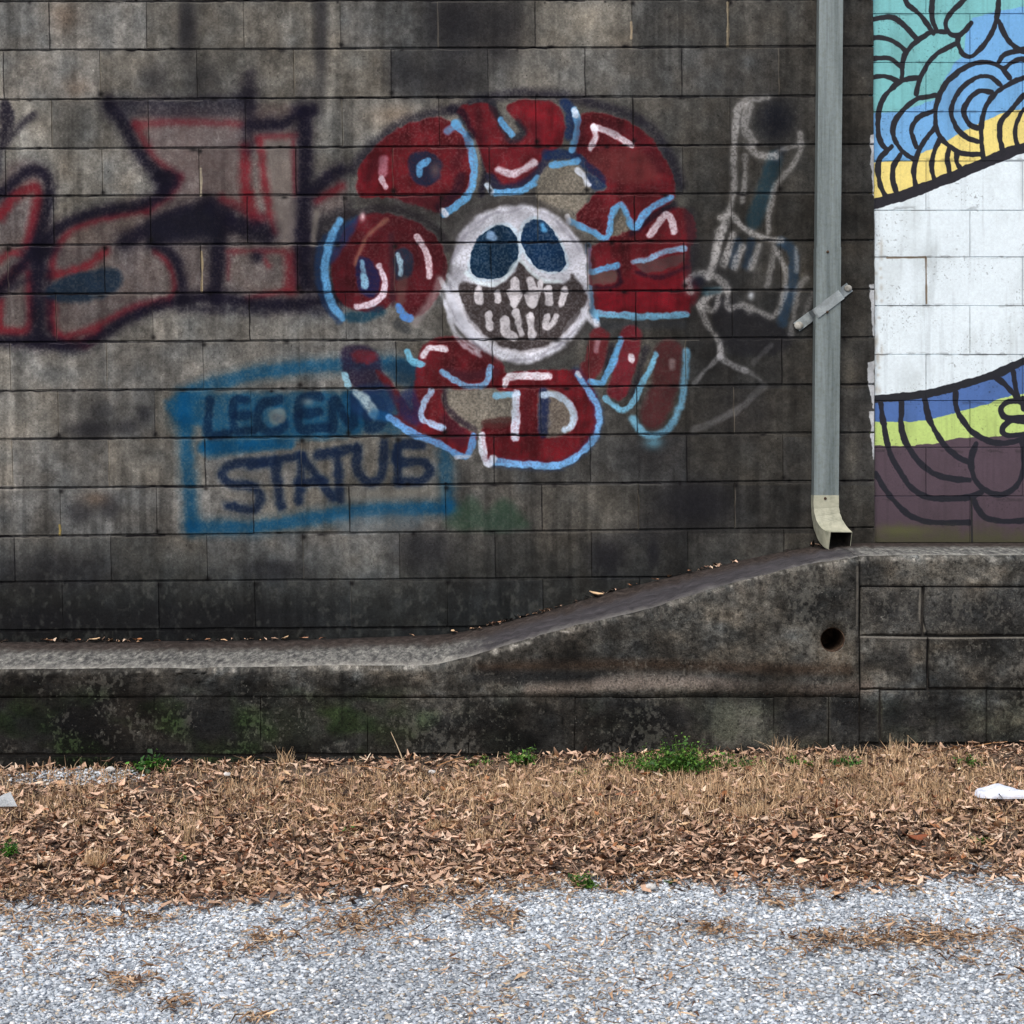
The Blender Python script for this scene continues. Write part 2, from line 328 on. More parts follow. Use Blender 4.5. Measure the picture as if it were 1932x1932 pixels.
# ---- ring of red letters
def ring():
    # soft dark back shadow
    for pts in [[(60,960),(200,800),(350,690),(520,640),(640,620),(800,560),(1000,530),(1200,540),(1450,590),(1700,690),(1840,850),(1920,1050)]]:
        g_s(1,0,pts,56,INK,.6,9)
    g_s(1,0,[(110,1130),(300,1160),(480,1190),(600,1230)],70,(40,36,36),.6,10)
    g_f(1,0,[(800,1060),(1110,1060),(1130,1150),(900,1170),(700,1230),(620,1330),(600,1200)], (44,42,42), .55, 10)
    # O
    g_f(1,0,[(90,1010),(110,930),(200,820),(330,725),(450,680),(560,670),(660,710),(730,800),(755,950),(720,1060),(640,1150),(560,1200),(400,1150),(250,1115),(110,1110)], RED, .95, 3)
    g_f(1,0,[(100,1000),(180,870),(280,860),(300,1000),(280,1090),(120,1090)], (128,22,34), .5, 9)
    g_f(1,0,[(300,1120),(600,1080),(700,1090),(560,1200),(420,1160)], (60,26,32), .6, 7)
    g_f(1,0,[(390,880),(480,855),(560,910),(560,990),(500,1050),(420,1040),(380,960)], (24,34,56), .92, 4)
    G.blob(*Z(1,0,(530,960))[0], 10, 14, (92,76,72), .7)
    g_s(1,0,[(440,985),(445,940),(490,905)],38,LB,.95)
    g_s(1,0,[(235,905),(235,975)],52,(190,140,155),.7,4); g_s(1,0,[(225,1010),(250,1055)],30,(205,190,200),.85)
    g_s(1,0,[(800,760),(815,950),(790,1100)],40,INK,.75,5); g_s(1,0,[(680,1000),(640,1100),(560,1170)],60,INK,.6,6)
    g_s(1,0,[(640,700),(710,780),(745,900),(745,1010),(720,1100),(650,1160),(580,1210)],42,LB,.95)
    g_s(1,0,[(600,740),(660,700)],40,LB,.7,4); g_s(1,0,[(575,1195),(590,1215)],30,WH,.9)
    # U
    g_f(1,0,[(650,620),(760,580),(860,600),(900,690),(960,790),(1040,760),(1000,690),(930,620),(1000,570),(1130,565),(1230,600),(1265,700),(1240,830),(1150,870),(1100,980),(1000,1040),(900,1040),(820,960),(760,800),(700,690)], RED, .95, 3)
    g_f(1,0,[(1000,580),(1130,575),(1220,620),(1240,800),(1130,830),(1070,700)], (128,24,34), .5, 8)
    g_s(1,0,[(620,610),(680,640),(740,760)],46,INK,.7,5); g_s(1,0,[(850,590),(900,690),(960,790),(1030,750),(1000,690)],44,(30,30,38),.8,4)
    g_s(1,0,[(900,680),(960,760)],36,LB,.95)
    g_s(1,0,[(840,1000),(900,1060),(1000,1050),(1110,980),(1160,890)],50,(30,30,52),.85,4); g_s(1,0,[(1160,870),(1320,880)],56,NAVY,.85,4)
    g_s(1,0,[(885,960),(980,980),(1090,915)],38,(208,200,210),.9,3); g_s(1,0,[(870,1090),(1000,1080),(1070,1045),(1110,1010)],42,LB,.92)
    g_s(1,0,[(820,1045),(850,1090)],28,(190,205,220),.9)
    g_s(1,0,[(1265,580),(1300,650),(1290,760)],60,NAVY,.8,4)
    # R
    g_f(1,0,[(1340,670),(1400,640),(1550,660),(1700,735),(1800,850),(1870,980),(1890,1080),(1880,1130),(1800,1190),(1660,1290),(1600,1170),(1540,1180),(1500,1330),(1330,1250),(1420,1110),(1500,1060),(1400,970),(1360,880),(1330,860)], RED, .93, 3)
    g_f(1,0,[(1400,870),(1700,850),(1800,1000),(1600,1040),(1450,980)], (92,52,48), .5, 10)
    G.restore(Z(1,0,(1180,940),(1320,920),(1410,1050),(1330,1190),(1120,1130),(1110,1010)), 1.25, (112,103,88))
    g_s(1,0,[(1340,900),(1470,1010),(1440,1060),(1400,1000)],46,NAVY,.8,4)
    g_s(1,0,[(1320,625),(1335,700),(1325,780),(1305,850)],36,LB,.95); g_s(1,0,[(1320,625),(1325,650)],30,WH,.8)
    g_s(1,0,[(1190,935),(1330,912)],38,LB,.95); g_s(1,0,[(1335,960),(1370,1000),(1400,1045)],32,(205,212,224),.92)
    g_s(1,0,[(1410,840),(1440,770),(1425,720)],36,WH,.85); g_s(1,0,[(1425,720),(1520,745),(1640,820)],40,WH,.85)
    # M
    G.restore(Z(1,0,(1530,1340),(1560,1250),(1590,1210),(1640,1300),(1600,1340)), 1.25, (112,103,88))
    g_f(1,0,[(1650,1300),(1800,1190),(1960,1190),(1990,1380),(1700,1400),(1400,1420),(1500,1350)], RED, .9, 3)
    g_s(1,0,[(1640,1320),(1750,1230),(1880,1160)],40,INK,.75,5)
    g_s(1,0,[(1290,1250),(1400,1300),(1500,1345),(1530,1210),(1580,1155),(1620,1220),(1655,1290),(1730,1195),(1860,1115)],36,LB,.95)
    g_s(1,0,[(1275,1225),(1285,1255)],30,WH,.8)
    g_s(1,0,[(1745,1325),(1820,1225),(1860,1225),(1880,1305)],40,(216,204,212),.92)
    # E
    g_f(1,0,[(1385,1400),(1700,1380),(1968,1385),(1975,1600),(1968,1770),(1440,1775),(1400,1600)], RED, .95, 3, smooth=False)
    g_f(1,0,[(1410,1610),(1960,1560),(1960,1750),(1450,1760)], (112,14,26), .5, 8)
    g_f(1,0,[(1410,1545),(1560,1525),(1560,1600),(1420,1610)], (84,66,62), .92, 3, smooth=False); g_f(1,0,[(1660,1490),(1950,1430),(1950,1480),(1800,1540),(1700,1540)], (72,52,52), .92, 3, smooth=False)
    g_s(1,0,[(1560,1500),(1570,1610),(1420,1630)],24,INK,.7,4); g_s(1,0,[(1670,1540),(1800,1570),(1950,1510)],24,INK,.6,4)
    g_s(1,0,[(1968,1200),(1985,1400),(1970,1600)],60,(30,28,34),.6,7)
    g_s(1,0,[(1410,1540),(1480,1520),(1560,1505)],34,LB,.95); g_s(1,0,[(1650,1480),(1740,1465),(1820,1425),(1940,1405)],32,(120,160,190),.9)
    g_s(1,0,[(1395,1390),(1400,1530)],30,(90,130,170),.6); g_s(1,0,[(1405,1630),(1420,1750),(1440,1810)],34,LB,.95)
    g_s(1,0,[(1440,1770),(1640,1790),(1800,1790),(1955,1778)],38,(108,164,196),.95); g_s(1,0,[(1440,1840),(1932,1830)],50,(40,44,50),.5,8)
    # left round letter
    g_f(1,0,[(-60,1500),(-40,1400),(20,1300),(100,1220),(200,1200),(350,1230),(480,1290),(570,1400),(600,1500),(570,1620),(490,1750),(400,1790),(300,1700),(220,1760),(60,1750),(-30,1670)], (84,20,28), .93, 3)
    g_s(1,0,[(30,1220),(200,1180),(380,1210),(540,1300),(600,1400)],50,(30,26,30),.75,6)
    g_f(1,0,[(-70,1350),(60,1230),(90,1260),(0,1420),(-80,1500)], (20,50,92), .7, 6)
    g_s(1,0,[(280,1330),(285,1500),(290,1720)],34,(50,26,34),.8,5); g_s(1,0,[(260,1240),(150,1330),(100,1430),(80,1500)],24,(150,120,96),.55,4)
    g_f(1,0,[(90,1470),(160,1470),(215,1560),(200,1670),(140,1680),(90,1620)], (24,28,64), .92, 4); g_f(1,0,[(300,1430),(370,1410),(410,1480),(380,1560),(310,1580)], (28,40,56), .92, 4)
    g_f(1,0,[(310,1600),(370,1570),(360,1700),(320,1720)], (96,70,66), .7, 5)
    g_s(1,0,[(118,1480),(125,1550)],34,(120,160,186),.9); g_s(1,0,[(125,1570),(130,1620)],40,(130,175,200),.95)
    g_s(1,0,[(320,1440),(330,1500),(335,1550)],32,(150,180,196),.9)
    g_s(1,0,[(215,1500),(245,1590),(235,1660),(180,1715),(90,1735)],34,(212,200,212),.95)
    g_s(1,0,[(425,1340),(475,1420),(495,1490),(495,1565)],34,(212,196,204),.92)
    g_s(1,0,[(-80,1350),(-120,1450),(-110,1620),(-60,1740),(-10,1800)],62,(20,50,92),.6,5)
    g_s(1,0,[(-10,1250),(-60,1340),(-90,1470),(-88,1600),(-50,1730),(10,1800)],42,LB,.9,3)
    g_s(1,0,[(40,1790),(130,1790),(220,1760)],60,(16,54,74),.8,6)
    g_s(1,0,[(320,1830),(360,1860)],60,(40,44,48),.6,6); g_s(1,0,[(325,1735),(330,1755)],44,(84,140,214),.95); g_s(1,0,[(350,1790),(385,1800)],50,(84,140,214),.95)
    G.blob(*Z(1,0,(118,1225))[0], 5, 8, (220,190,195), .85)
ring()
def mottle(poly_bounds, seed):
    # thin, patchy coat: block pores and soot show through
    a, b, c_, d = poly_bounds; a, b = [int((q-G.x0)*G.ppu) for q in (a, b)]; c_, d = [int((q-G.y0)*G.ppu) for q in (c_, d)]
    rg = np.random.default_rng(seed); h_, w_ = d-c_, b-a
    n_ = fbm(h_, w_, 44, 44, 4, rg); st = fbm(h_, w_, 90, 14, 3, rg)
    reg = G.im[c_:d, a:b]; red = np.clip((reg[..., 0]-1.6*reg[..., 1]-14)/40, 0, 1)
    f = 1-(.85*np.clip(n_-.36, 0, 1)+.5*np.clip(st-.42, 0, 1))*red
    reg *= f[..., None]
def bottom_letters():
    g_f(1,1,[(0,60),(60,20),(180,40),(230,150),(260,260),(120,300),(20,200)], (32,24,44), .85, 6)
    g_f(1,1,[(50,70),(110,50),(190,60),(190,110),(90,120)], (104,34,42), .8, 5)
    g_f(1,1,[(200,180),(250,190),(330,290),(380,370),(560,480),(690,560),(690,640),(560,590),(400,520),(270,420),(320,400)], (86,22,28), .9, 4)
    g_f(1,1,[(240,130),(430,110),(440,200),(440,260),(330,250)], (20,46,66), .8, 8)
    g_f(1,1,[(60,280),(270,250),(290,420),(100,430)], (22,44,78), .75, 8)
    g_f(1,1,[(430,90),(470,20),(600,-30),(760,10),(870,80),(930,170),(880,250),(700,275),(590,265),(580,340),(640,430),(740,500),(760,560),(700,640),(560,560),(420,470),(400,350),(420,200)], RED, .93, 3.5)
    g_f(1,1,[(330,290),(420,280),(450,470),(330,420)], (24,36,80), .7, 8)
    g_f(1,1,[(590,400),(700,470),(690,600),(560,500)], (50,20,36), .55, 7)
    G.restore(Z(1,1,(590,285),(900,270),(960,300),(955,440),(820,455),(770,510),(690,490),(620,430),(578,360)), 1.25, (112,103,88))
    g_s(1,1,[(580,270),(590,360),(650,430),(760,500)],30,(40,30,40),.8,4)
    g_s(1,1,[(600,170),(700,200),(860,170)],60,(40,28,40),.5,6)
    g_f(1,1,[(880,200),(940,175),(1340,160),(1420,260),(1455,380),(1445,500),(1370,610),(1220,690),(850,690),(800,620),(810,470),(965,455),(985,300),(880,270)], (106,22,30), .95, 3)
    G.restore(Z(1,1,(1118,290),(1230,288),(1315,370),(1320,460),(1270,520),(1130,525)), 1.25, (112,103,88))
    g_f(1,1,[(1118,285),(1170,290),(1165,520),(1118,520)], (22,32,64), .85, 4)
    g_f(1,1,[(810,440),(950,430),(950,480),(810,490)], (62,36,34), .85, 4)
    g_s(1,1,[(1040,290),(1040,540)],30,(80,20,30),.4,4)
    # E / W at right
    g_s(1,1,[(1460,-20),(1430,120),(1400,170)],110,(104,34,40),.9,4); g_s(1,1,[(1640,-30),(1620,100),(1560,270)],120,(112,32,42),.9,4)
    g_s(1,1,[(1850,60),(1830,250),(1760,420)],150,(70,32,34),.85,7); g_s(1,1,[(1530,20),(1480,220)],30,INK,.6,5); g_s(1,1,[(1720,40),(1650,300)],44,INK,.5,6)
    g_s(1,1,[(1580,-10),(1545,100),(1500,190),(1470,235),(1410,225)],38,LB,.92); g_s(1,1,[(1780,75),(1720,200),(1650,340),(1600,385),(1550,370),(1495,320)],36,(110,170,200),.92)
    g_s(1,1,[(1640,85),(1640,105)],36,WH,.9); g_s(1,1,[(1870,110),(1870,140)],34,(150,140,140),.6,4); g_s(1,1,[(1450,0),(1440,50)],26,(190,160,170),.6,3)
    g_s(1,1,[(1650,440),(1690,500),(1760,530),(1840,500),(1900,400),(1935,270),(1955,60)],40,(98,150,178),.85,4)
    g_s(1,1,[(1650,440),(1690,500)],50,(120,180,206),.6,5); G.blob(*Z(1,1,(1765,570))[0], 16, 12, (96,150,172), .7)
    # blues & whites
    g_s(1,1,[(20,185),(35,250)],34,(150,200,220),.9); g_s(1,1,[(90,290),(140,340),(180,405)],54,(165,185,190),.85,4)
    g_s(1,1,[(180,410),(260,430)],50,(20,80,130),.7,5)
    g_s(1,1,[(270,430),(400,515),(560,585),(690,652),(725,620),(745,530)],40,(98,150,206),.95); g_s(1,1,[(650,655),(730,650)],24,WH,.6)
    g_s(1,1,[(370,60),(400,110),(450,130)],38,(110,180,210),.92); g_s(1,1,[(465,80),(500,35),(590,45)],38,WH,.92)
    g_s(1,1,[(505,280),(460,360),(455,430),(520,470),(580,492)],34,(160,190,222),.95)
    g_s(1,1,[(570,170),(640,220),(720,252),(800,245),(830,200),(845,140)],36,(120,168,208),.95)
    g_s(1,1,[(925,245),(945,205),(1030,192),(1175,197)],42,WH,.93)
    g_s(1,1,[(875,305),(1000,295)],36,(120,172,200),.9); g_s(1,1,[(990,300),(985,420),(980,545)],48,(196,206,222),.93)
    g_s(1,1,[(1140,300),(1220,303),(1290,360),(1315,430),(1300,480),(1262,500)],38,(186,206,226),.93)
    g_s(1,1,[(1330,170),(1400,270),(1440,350),(1455,440),(1430,540),(1350,630),(1230,702),(1000,695),(840,680)],52,(26,52,100),.45,6)
    g_s(1,1,[(1335,190),(1400,280),(1445,360),(1457,450),(1430,545),(1350,630),(1230,700),(1000,692),(860,678)],38,(112,166,216),.95)
    g_s(1,1,[(795,530),(800,620),(825,690),(855,660)],42,(212,218,232),.93); g_s(1,1,[(1335,180),(1350,195)],32,WH,.8)
bottom_letters()
mottle((610, 1330, 150, 900), 40)
for p_ in [[(700,800),(640,950)], [(1500,700),(1700,800),(1800,950)], [(150,1000),(200,900)], [(1350,700),(1340,860)], [(1100,700),(1120,850)], [(770,650),(790,780)]]:
    g_s(1,0,p_,60,(40,14,22),.35,10)
def skull():
    SK = (204, 206, 216); DK = (50, 43, 42)
    g_f(1,0,[(600,1580),(600,1420),(650,1290),(760,1190),(900,1140),(1060,1135),(1200,1170),(1330,1280),(1400,1420),(1430,1600),(1420,1800),(1300,1960),(1100,2070),(950,2070),(760,1980),(620,1820)], (48,44,44), .6, 10)
    head = [(610,1560),(640,1400),(680,1300),(780,1215),(900,1170),(1050,1165),(1180,1200),(1270,1270),(1345,1350),(1385,1450),(1395,1600),(1400,1720),(1370,1830),(1290,1930),(1180,2010),(1040,2055),(920,2040),(800,1980),(690,1890),(610,1770),(590,1650)]
    g_f(1,0,head, SK, .93, 5.5)
    for (bx, by, rr_) in [(700,1350,24),(1330,1420,20),(760,1260,18),(1250,1290,16),(650,1560,18),(1360,1640,14),(1000,1215,26),(640,1720,16),(1150,1240,14)]: G.blob(*Z(1,0,(bx,by))[0], rr_, rr_*.8, (128,126,134), .42)
    for k in range(26):    # brushy grey inside the white
        a = random.uniform(0, 6.28); cx, cy = 1000+385*math.cos(a), 1610+425*math.sin(a)
        dx, dy = -math.sin(a)*70, math.cos(a)*80
        g_s(1,0,[(cx-dx,cy-dy),(cx+random.uniform(-14,14),cy+random.uniform(-14,14)),(cx+dx,cy+dy)],random.uniform(8,20),(122,120,130),.40,2.2)
    for k in range(10):
        x = 560+random.uniform(-10,70); g_s(1,0,[(x,1560+k*18),(x+60,1640+k*30),(x+140+k*6,1780+k*26)],22,SK,.6,3)
    g_s(1,0,[(560,1580),(520,1680),(450,1780),(420,1820)],46,(150,140,140),.6,6)
    g_f(1,0,[(1300,1545),(1350,1600),(1375,1640),(1390,1700),(1310,1840),(1230,1925),(1100,1990),(980,1990),(860,1950),(760,1870),(700,1780),(670,1690),(660,1620),(690,1590),(760,1605),(860,1625),(940,1580),(985,1520),(1012,1475),(1060,1535),(1140,1580),(1240,1605),(1285,1585)], DK, .95, 3.5)
    EY = (8, 32, 54)
    gro = lambda e, k: [(sum(p[0] for p in e)/len(e)+(x-sum(p[0] for p in e)/len(e))*k, sum(p[1] for p in e)/len(e)+(y-sum(p[1] for p in e)/len(e))*k) for x, y in e]
    eL = [(738,1530),(750,1450),(790,1370),(850,1305),(920,1290),(970,1330),(990,1400),(980,1470),(930,1535),(860,1560),(780,1562)]
    eR = [(1030,1350),(1045,1280),(1100,1252),(1160,1290),(1215,1360),(1250,1440),(1258,1495),(1200,1522),(1120,1505),(1060,1440)]
    for e in (eL, eR): q = gro(e, 1.13); g_s(1,0,q+[q[0]],22,(170,200,216),.5,3)
    g_f(1,0,gro([(738,1500),(748,1420),(785,1345),(845,1298),(915,1284),(970,1325),(992,1400),(984,1470),(940,1535),(870,1566),(785,1562),(745,1540)], 1.07), EY, .97, 1.5); g_f(1,0,gro([(1026,1360),(1036,1290),(1090,1248),(1155,1270),(1215,1340),(1255,1430),(1262,1495),(1205,1526),(1120,1512),(1055,1445)], 1.07), (9,34,62), .97, 1.5)
    g_s(1,0,[(845,1330),(860,1345)],44,(140,172,208),.9,3); g_s(1,0,[(1135,1270),(1150,1300)],26,(90,160,210),.9,3)
    g_s(1,0,[(840,1400),(845,1530)],10,(6,20,30),.6,2)
    g_s(1,0,[(700,1540),(760,1590),(850,1610),(930,1570),(1000,1470),(1070,1540),(1150,1590),(1240,1590)],20,(206,220,224),.75,2.5)
    TC = (206, 202, 206)
    for p in ([(980,1590),(985,1640)], [(960,1660),(975,1715)], [(1000,1660),(975,1715)], [(1068,1585),(1085,1640)], [(1060,1670),(1080,1720)], [(1105,1660),(1085,1715)]): g_s(1,0,p,50,TC,.97,2)
    g_s(1,0,[(950,1665),(1000,1660)],14,(120,116,116),.5,2); g_s(1,0,[(1055,1665),(1110,1660)],14,(120,116,116),.5,2)
    for p, w_ in (([(1165,1640),(1175,1705)],40), ([(1262,1645),(1245,1715)],38), ([(772,1645),(778,1705)],42), ([(880,1660),(885,1700)],36), ([(1120,1600),(1125,1640)],26),
                  ([(832,1785),(840,1850)],38), ([(925,1815),(935,1880),(970,1900)],52), ([(985,1770),(1000,1830),(1020,1890)],34), ([(1068,1790),(1075,1900)],40),
                  ([(1165,1795),(1150,1850),(1185,1840),(1210,1790)],32)): g_s(1,0,p,w_*1.15,TC,.95,2.2); g_s(1,0,[(p[0][0]+6,p[0][1]-14),(p[0][0]+10,p[0][1]+8)],w_*.7,TC,.9,2)
    g_s(1,0,[(640,1640),(690,1760),(790,1890),(900,1970),(1040,1995),(1180,1960),(1300,1860),(1380,1740)],26,(214,214,222),.7,3)
    for k in range(6): g_s(1,0,[(1250+k*24,1880-k*20),(1300+k*20,1800-k*20)],9,(110,108,112),.5,1.5)
    g_s(1,0,[(1370,1760),(1400,1800),(1440,1830)],36,SK,.8,4)
skull()
def ghost():
    C1 = (168, 166, 164)
    G.blob(*Z(2,0,(530,680))[0], 36, 38, (16,18,26), .85, pw=1.5)
    g_s(2,0,[(520,900),(470,1050),(400,1250)],90,(20,48,62),.65,7); g_s(2,0,[(530,900),(560,850)],50,(26,34,46),.5,7)
    for x in (290, 370): g_s(2,0,[(x+20,1370),(x-10,1500)],50,(24,42,62),.6,5)
    g_s(2,0,[(560,1370),(620,1420),(625,1550),(600,1680),(560,1820)],60,(30,52,74),.7,5)
    g_f(2,0,[(170,1700),(250,1680),(340,1740),(520,1820),(620,1900),(560,1990),(280,2000),(180,1850)], (26,26,30), .7, 8)
    for pts, w_, al in [([(480,552),(370,565),(310,620),(298,720),(290,850),(290,1060),(265,1180),(220,1330),(150,1560)],30,.62), ([(375,600),(350,700),(370,760),(400,810)],40,.5),
        ([(370,830),(440,880),(530,885)],34,.6), ([(350,880),(350,1000),(335,1140)],26,.5), ([(660,750),(665,850),(600,960),(520,1060),(490,1200),(480,1320)],26,.5), ([(530,880),(560,845),(680,815)],22,.4),
        ([(210,1230),(270,1215),(350,1295),(460,1345),(560,1362)],28,.7), ([(280,1330),(235,1500)],34,.6), ([(210,1300),(150,1560)],34,.5), ([(335,1400),(290,1510)],36,.62), ([(430,1390),(385,1510)],34,.6),
        ([(515,1410),(490,1560),(475,1620)],30,.4), ([(540,1430),(580,1540),(570,1680),(510,1785),(400,1750)],28,.5), ([(150,1560),(90,1545),(30,1590),(40,1650)],38,.6), ([(190,1570),(240,1610),(250,1650)],34,.55),
        ([(100,1730),(160,1660),(210,1640)],34,.6), ([(210,1640),(180,1750),(130,1740)],26,.5), ([(250,1650),(260,1740),(340,1725),(380,1760)],28,.5), ([(95,1735),(130,1820),(200,1932),(215,2010)],26,.55),
        ([(700,1570),(650,1640),(625,1800),(615,1890)],26,.35), ([(730,1660),(690,1780)],22,.3), ([(640,1400),(645,1530)],20,.45)]:
        g_s(2,0,pts,w_*1.7,C1,al*.3,6,grainy=.5); g_s(2,0,pts,w_*1.15,C1,al,3.2,grainy=.75)
    G.blob(*Z(2,0,(385,1670))[0], 6, 8, (190,195,200), .8); G.blob(*Z(2,0,(85,1590))[0], 13, 12, (18,20,32), .85)
    g_s(2,0,[(130,1650),(200,1640)],40,(18,48,60),.6,5)
    for pts, w_, al in [([(215,0),(212,80)],24,.55), ([(212,80),(130,160),(60,240)],24,.5), ([(215,90),(290,140),(350,160)],34,.6), ([(350,160),(440,215)],22,.35), ([(460,255),(300,390),(60,500)],40,.3), ([(500,20),(400,120)],30,.25)]:
        g_s(2,1,pts,w_,(150,150,152),al,3.5,grainy=.6)
ghost()
# stripe of bare rough edge with stray white mural paint at the corner
for (v0, v1, wd) in [(252,372,7),(535,640,7),(680,775,13),(775,870,8)]:
    G.fill([(1648-wd, v0+2), (1650, v0), (1650, v1), (1646, v1-6), (1648-wd*.5, (v0*.4+v1*.6)), (1648-wd, (v0*.8+v1*.2))], (196,200,204), .9, .8, .15, smooth=False)
G.stroke([(1651, -470), (1651, 1040)], 4, (96, 88, 74), .5, 1.2, .6)
# mortar lines: dark recess line and pale lip, and faint perpends
def joints_gray():
    for j in range(len(LY)):
        xs = np.arange(-1130, 1662, 12.)
        ys = np.array([course(j, x) for x in xs])+G.rng.normal(0, .5, len(xs))
        pts = list(zip(xs, ys))
        for i in range(0, len(pts)-1, 6):
            seg = pts[i:i+7]; mx = seg[0][0]
            faint = .35 if (j >= 17 or (j in (16,) and mx > 300)) else 1
            if mx > 1270: faint *= .55
            G.stroke(seg, random.uniform(1.4, 3.4), (14, 13, 16), random.uniform(.35, .95)*faint, .8, 0)
            if random.random() < .5*faint: G.blob(mx+random.uniform(0, 60), seg[0][1]+random.uniform(-3, 3), random.uniform(2, 9), random.uniform(1.5, 4), (12, 11, 13), .8, 0)
            if random.random() < .7:
                G.stroke([(x, y+3.2) for x, y in seg], 1.2, (150, 145, 136), random.uniform(.15, .5)*faint, .8, .4)
    for j in range(len(LY)-1):
        for b in joints_row(j):
            yt, yb = course(j, b)+3, course(j+1, b)-3
            k = random.random(); col, al, wd = ((16,15,17), .6, 2.0) if k < .35 else (((140,131,114), .4, 2.0) if k < .6 else ((36,34,33), .2, 1.6))
            pts = [(joint(b, y)+random.uniform(-1, 1), y) for y in np.linspace(yt, yb, 7)]
            if j >= 16: al *= .5
            G.stroke(pts, wd, col, al, .9, .2, smooth=False)
            if random.random() < .4: G.blob(joint(b, yt)+2, yt+random.choice([3, 80]), 5, 5, (14, 13, 14), .8, 0)
    for (x, y0, y1, col) in [(378,318,368,(176,166,140)),(380,475,548,(186,168,130)),(1372,5,86,(160,146,120)),(1190,42,72,(190,170,140)),(112,1355*.0+990,1008,(150,130,70))]:
        G.stroke([(x, y0), (x+1, (y0+y1)/2), (x, y1)], 4, col, .8, 1.2, .3)
joints_gray()

# ================================================================== 2. MURAL PAINT
M = Canvas(1630, -470, 3060, 1045, 1.5, 9)
def mural():
    M.warp = ((fbm(M.h, M.w, 22, 22, 3, np.random.default_rng(90))-.5)*2.6).astype(np.float32)
    c = M; x, y = c.coords(); X = x[None]; Y = y[:, None]
    c.im[:] = (220, 232, 237)
    xe = 3100
    def ext(p, sl=0):   # carry a boundary beyond the frame
        (xa, ya), (xb, yb) = p[-2], p[-1]
        q=(yb-ya)/(xb-xa); return p+[(xb+50, yb+50*q), (xb+120, yb+90*q), (xb+420, yb-30), (xb+800, yb+10), (xe, yb)]
    TEAL=(116,184,186); BLU=(108,166,216); YEL=(232,212,124); BK=(7,7,20); LIME=(182,206,118); B2=(70,104,164); PUR=(76,60,70)
    up = ext(Z(2,0,(1060,1160),(1100,1150),(1250,1105),(1400,1050),(1550,990),(1700,925),(1850,862),(1932,838)), -.3)
    ye = ext(Z(2,0,(1060,922),(1085,920),(1320,905),(1340,870),(1440,830),(1500,790),(1620,730),(1700,690),(1800,640),(1932,612)), -.3)
    lo = ext(Z(2,1,(1060,326),(1100,325),(1300,308),(1450,282),(1600,240),(1750,192),(1850,150),(1932,108)), -.4)
    l1 = ext(Z(2,1,(1060,450),(1280,455),(1450,430),(1600,390),(1740,350),(1800,322),(1932,300)), -.2)
    l2 = ext(Z(2,1,(1060,592),(1300,590),(1420,580),(1550,550),(1640,540),(1800,535),(1932,530)), 0)
    top = [(xe, -600), (1600, -600)]; bot = [(xe, 1200), (1600, 1200)]
    c.fill(up+top, YEL, 1, .6, 0, smooth=False); c.fill(ye+top, BLU, 1, .6, 0, smooth=False)
    tl = Z(2,0,(1060,-1800),(4000,-1800),(4000,-200),(2400,-40),(1800,60),(1640,100),(1600,200),(1590,320),(1540,345),(1450,520),(1430,560),(1240,630),(1120,640),(1060,640))
    c.fill(tl, TEAL, 1, 1.0, 0, smooth=False)
    c.fill(Z(2,0,(1640,350),(1800,350),(1850,300),(1932,290),(1932,350),(1600,352)), BLU, 1, .8, 0, smooth=False)
    c.fill(lo+bot, B2, 1, .6, 0, smooth=False); c.fill(l1+bot, LIME, 1, .6, 0, smooth=False); c.fill(l2+bot, PUR, 1, .8, 0, smooth=False)
    c.stroke(up, 20, (16,14,26), 1, .6, 0); c.stroke(lo, 15, (12,15,25), 1, .6, 0)
    A = [[(1240,-60),(1270,20),(1320,60),(1380,130),(1420,190)],[(1420,-60),(1410,90),(1440,178)],[(1060,112),(1110,105),(1190,100),(1260,150),(1325,222)],[(1060,218),(1110,213),(1190,232),(1260,282)],
     [(1060,330),(1170,332),(1235,378)],[(1060,442),(1140,430),(1215,458)],[(1242,445),(1245,350),(1290,265),(1380,195),(1440,178),(1490,182)],
     [(1620,-30),(1570,20),(1520,70),(1488,130),(1510,188),(1560,200),(1600,172),(1632,130)],[(1560,200),(1560,250),(1590,308),(1640,315),(1700,260),(1760,160),(1785,60),(1790,-60)],
     [(1788,120),(1830,210),(1880,265),(1932,290),(2050,300),(2160,240),(2200,100),(2210,-100)],[(1790,350),(1830,305),(1932,280)],[(1320,530),(1350,430),(1420,320),(1540,250)],
     [(1340,440),(1240,455),(1155,530),(1112,620),(1105,720),(1120,800),(1150,840)],[(1430,540),(1330,560),(1240,630),(1192,710),(1200,790),(1250,860),(1310,902)],
     [(1420,630),(1340,660),(1295,735),(1322,830)],[(1850,440),(1800,380),(1720,352),(1620,370),(1520,440),(1452,540),(1430,650),(1450,760),(1530,840),(1600,870),(1690,872)],
     [(1800,480),(1740,435),(1660,440),(1570,510),(1520,620),(1550,720),(1610,780),(1680,802)],[(1750,520),(1680,515),(1620,560),(1590,630),(1620,700),(1670,725)],
     [(1820,390),(1870,350),(1932,335),(2050,370),(2120,460),(2130,560)],[(2100,470),(2000,430),(1932,440),(1840,480),(1750,550),(1700,650),(1690,780),(1705,915)],
     [(2100,560),(2010,520),(1932,540),(1860,620),(1800,690),(1795,780),(1815,870)],[(2060,620),(1990,600),(1932,620),(1890,700),(1885,780),(1905,840)],
     [(1185,830),(1120,890),(1105,960),(1120,1050),(1150,1120)],[(1232,875),(1195,940),(1190,1020),(1215,1100)],[(1430,720),(1360,810),(1320,900),(1308,980),(1320,1062)],
     [(1452,790),(1420,870),(1410,950),(1425,1022)],[(1510,830),(1498,900),(1515,990)],[(1550,870),(1552,920),(1578,962)]]
    for p in A: c.stroke(Z(2,0,*p), 9.6, BK, 1, .7, 0)
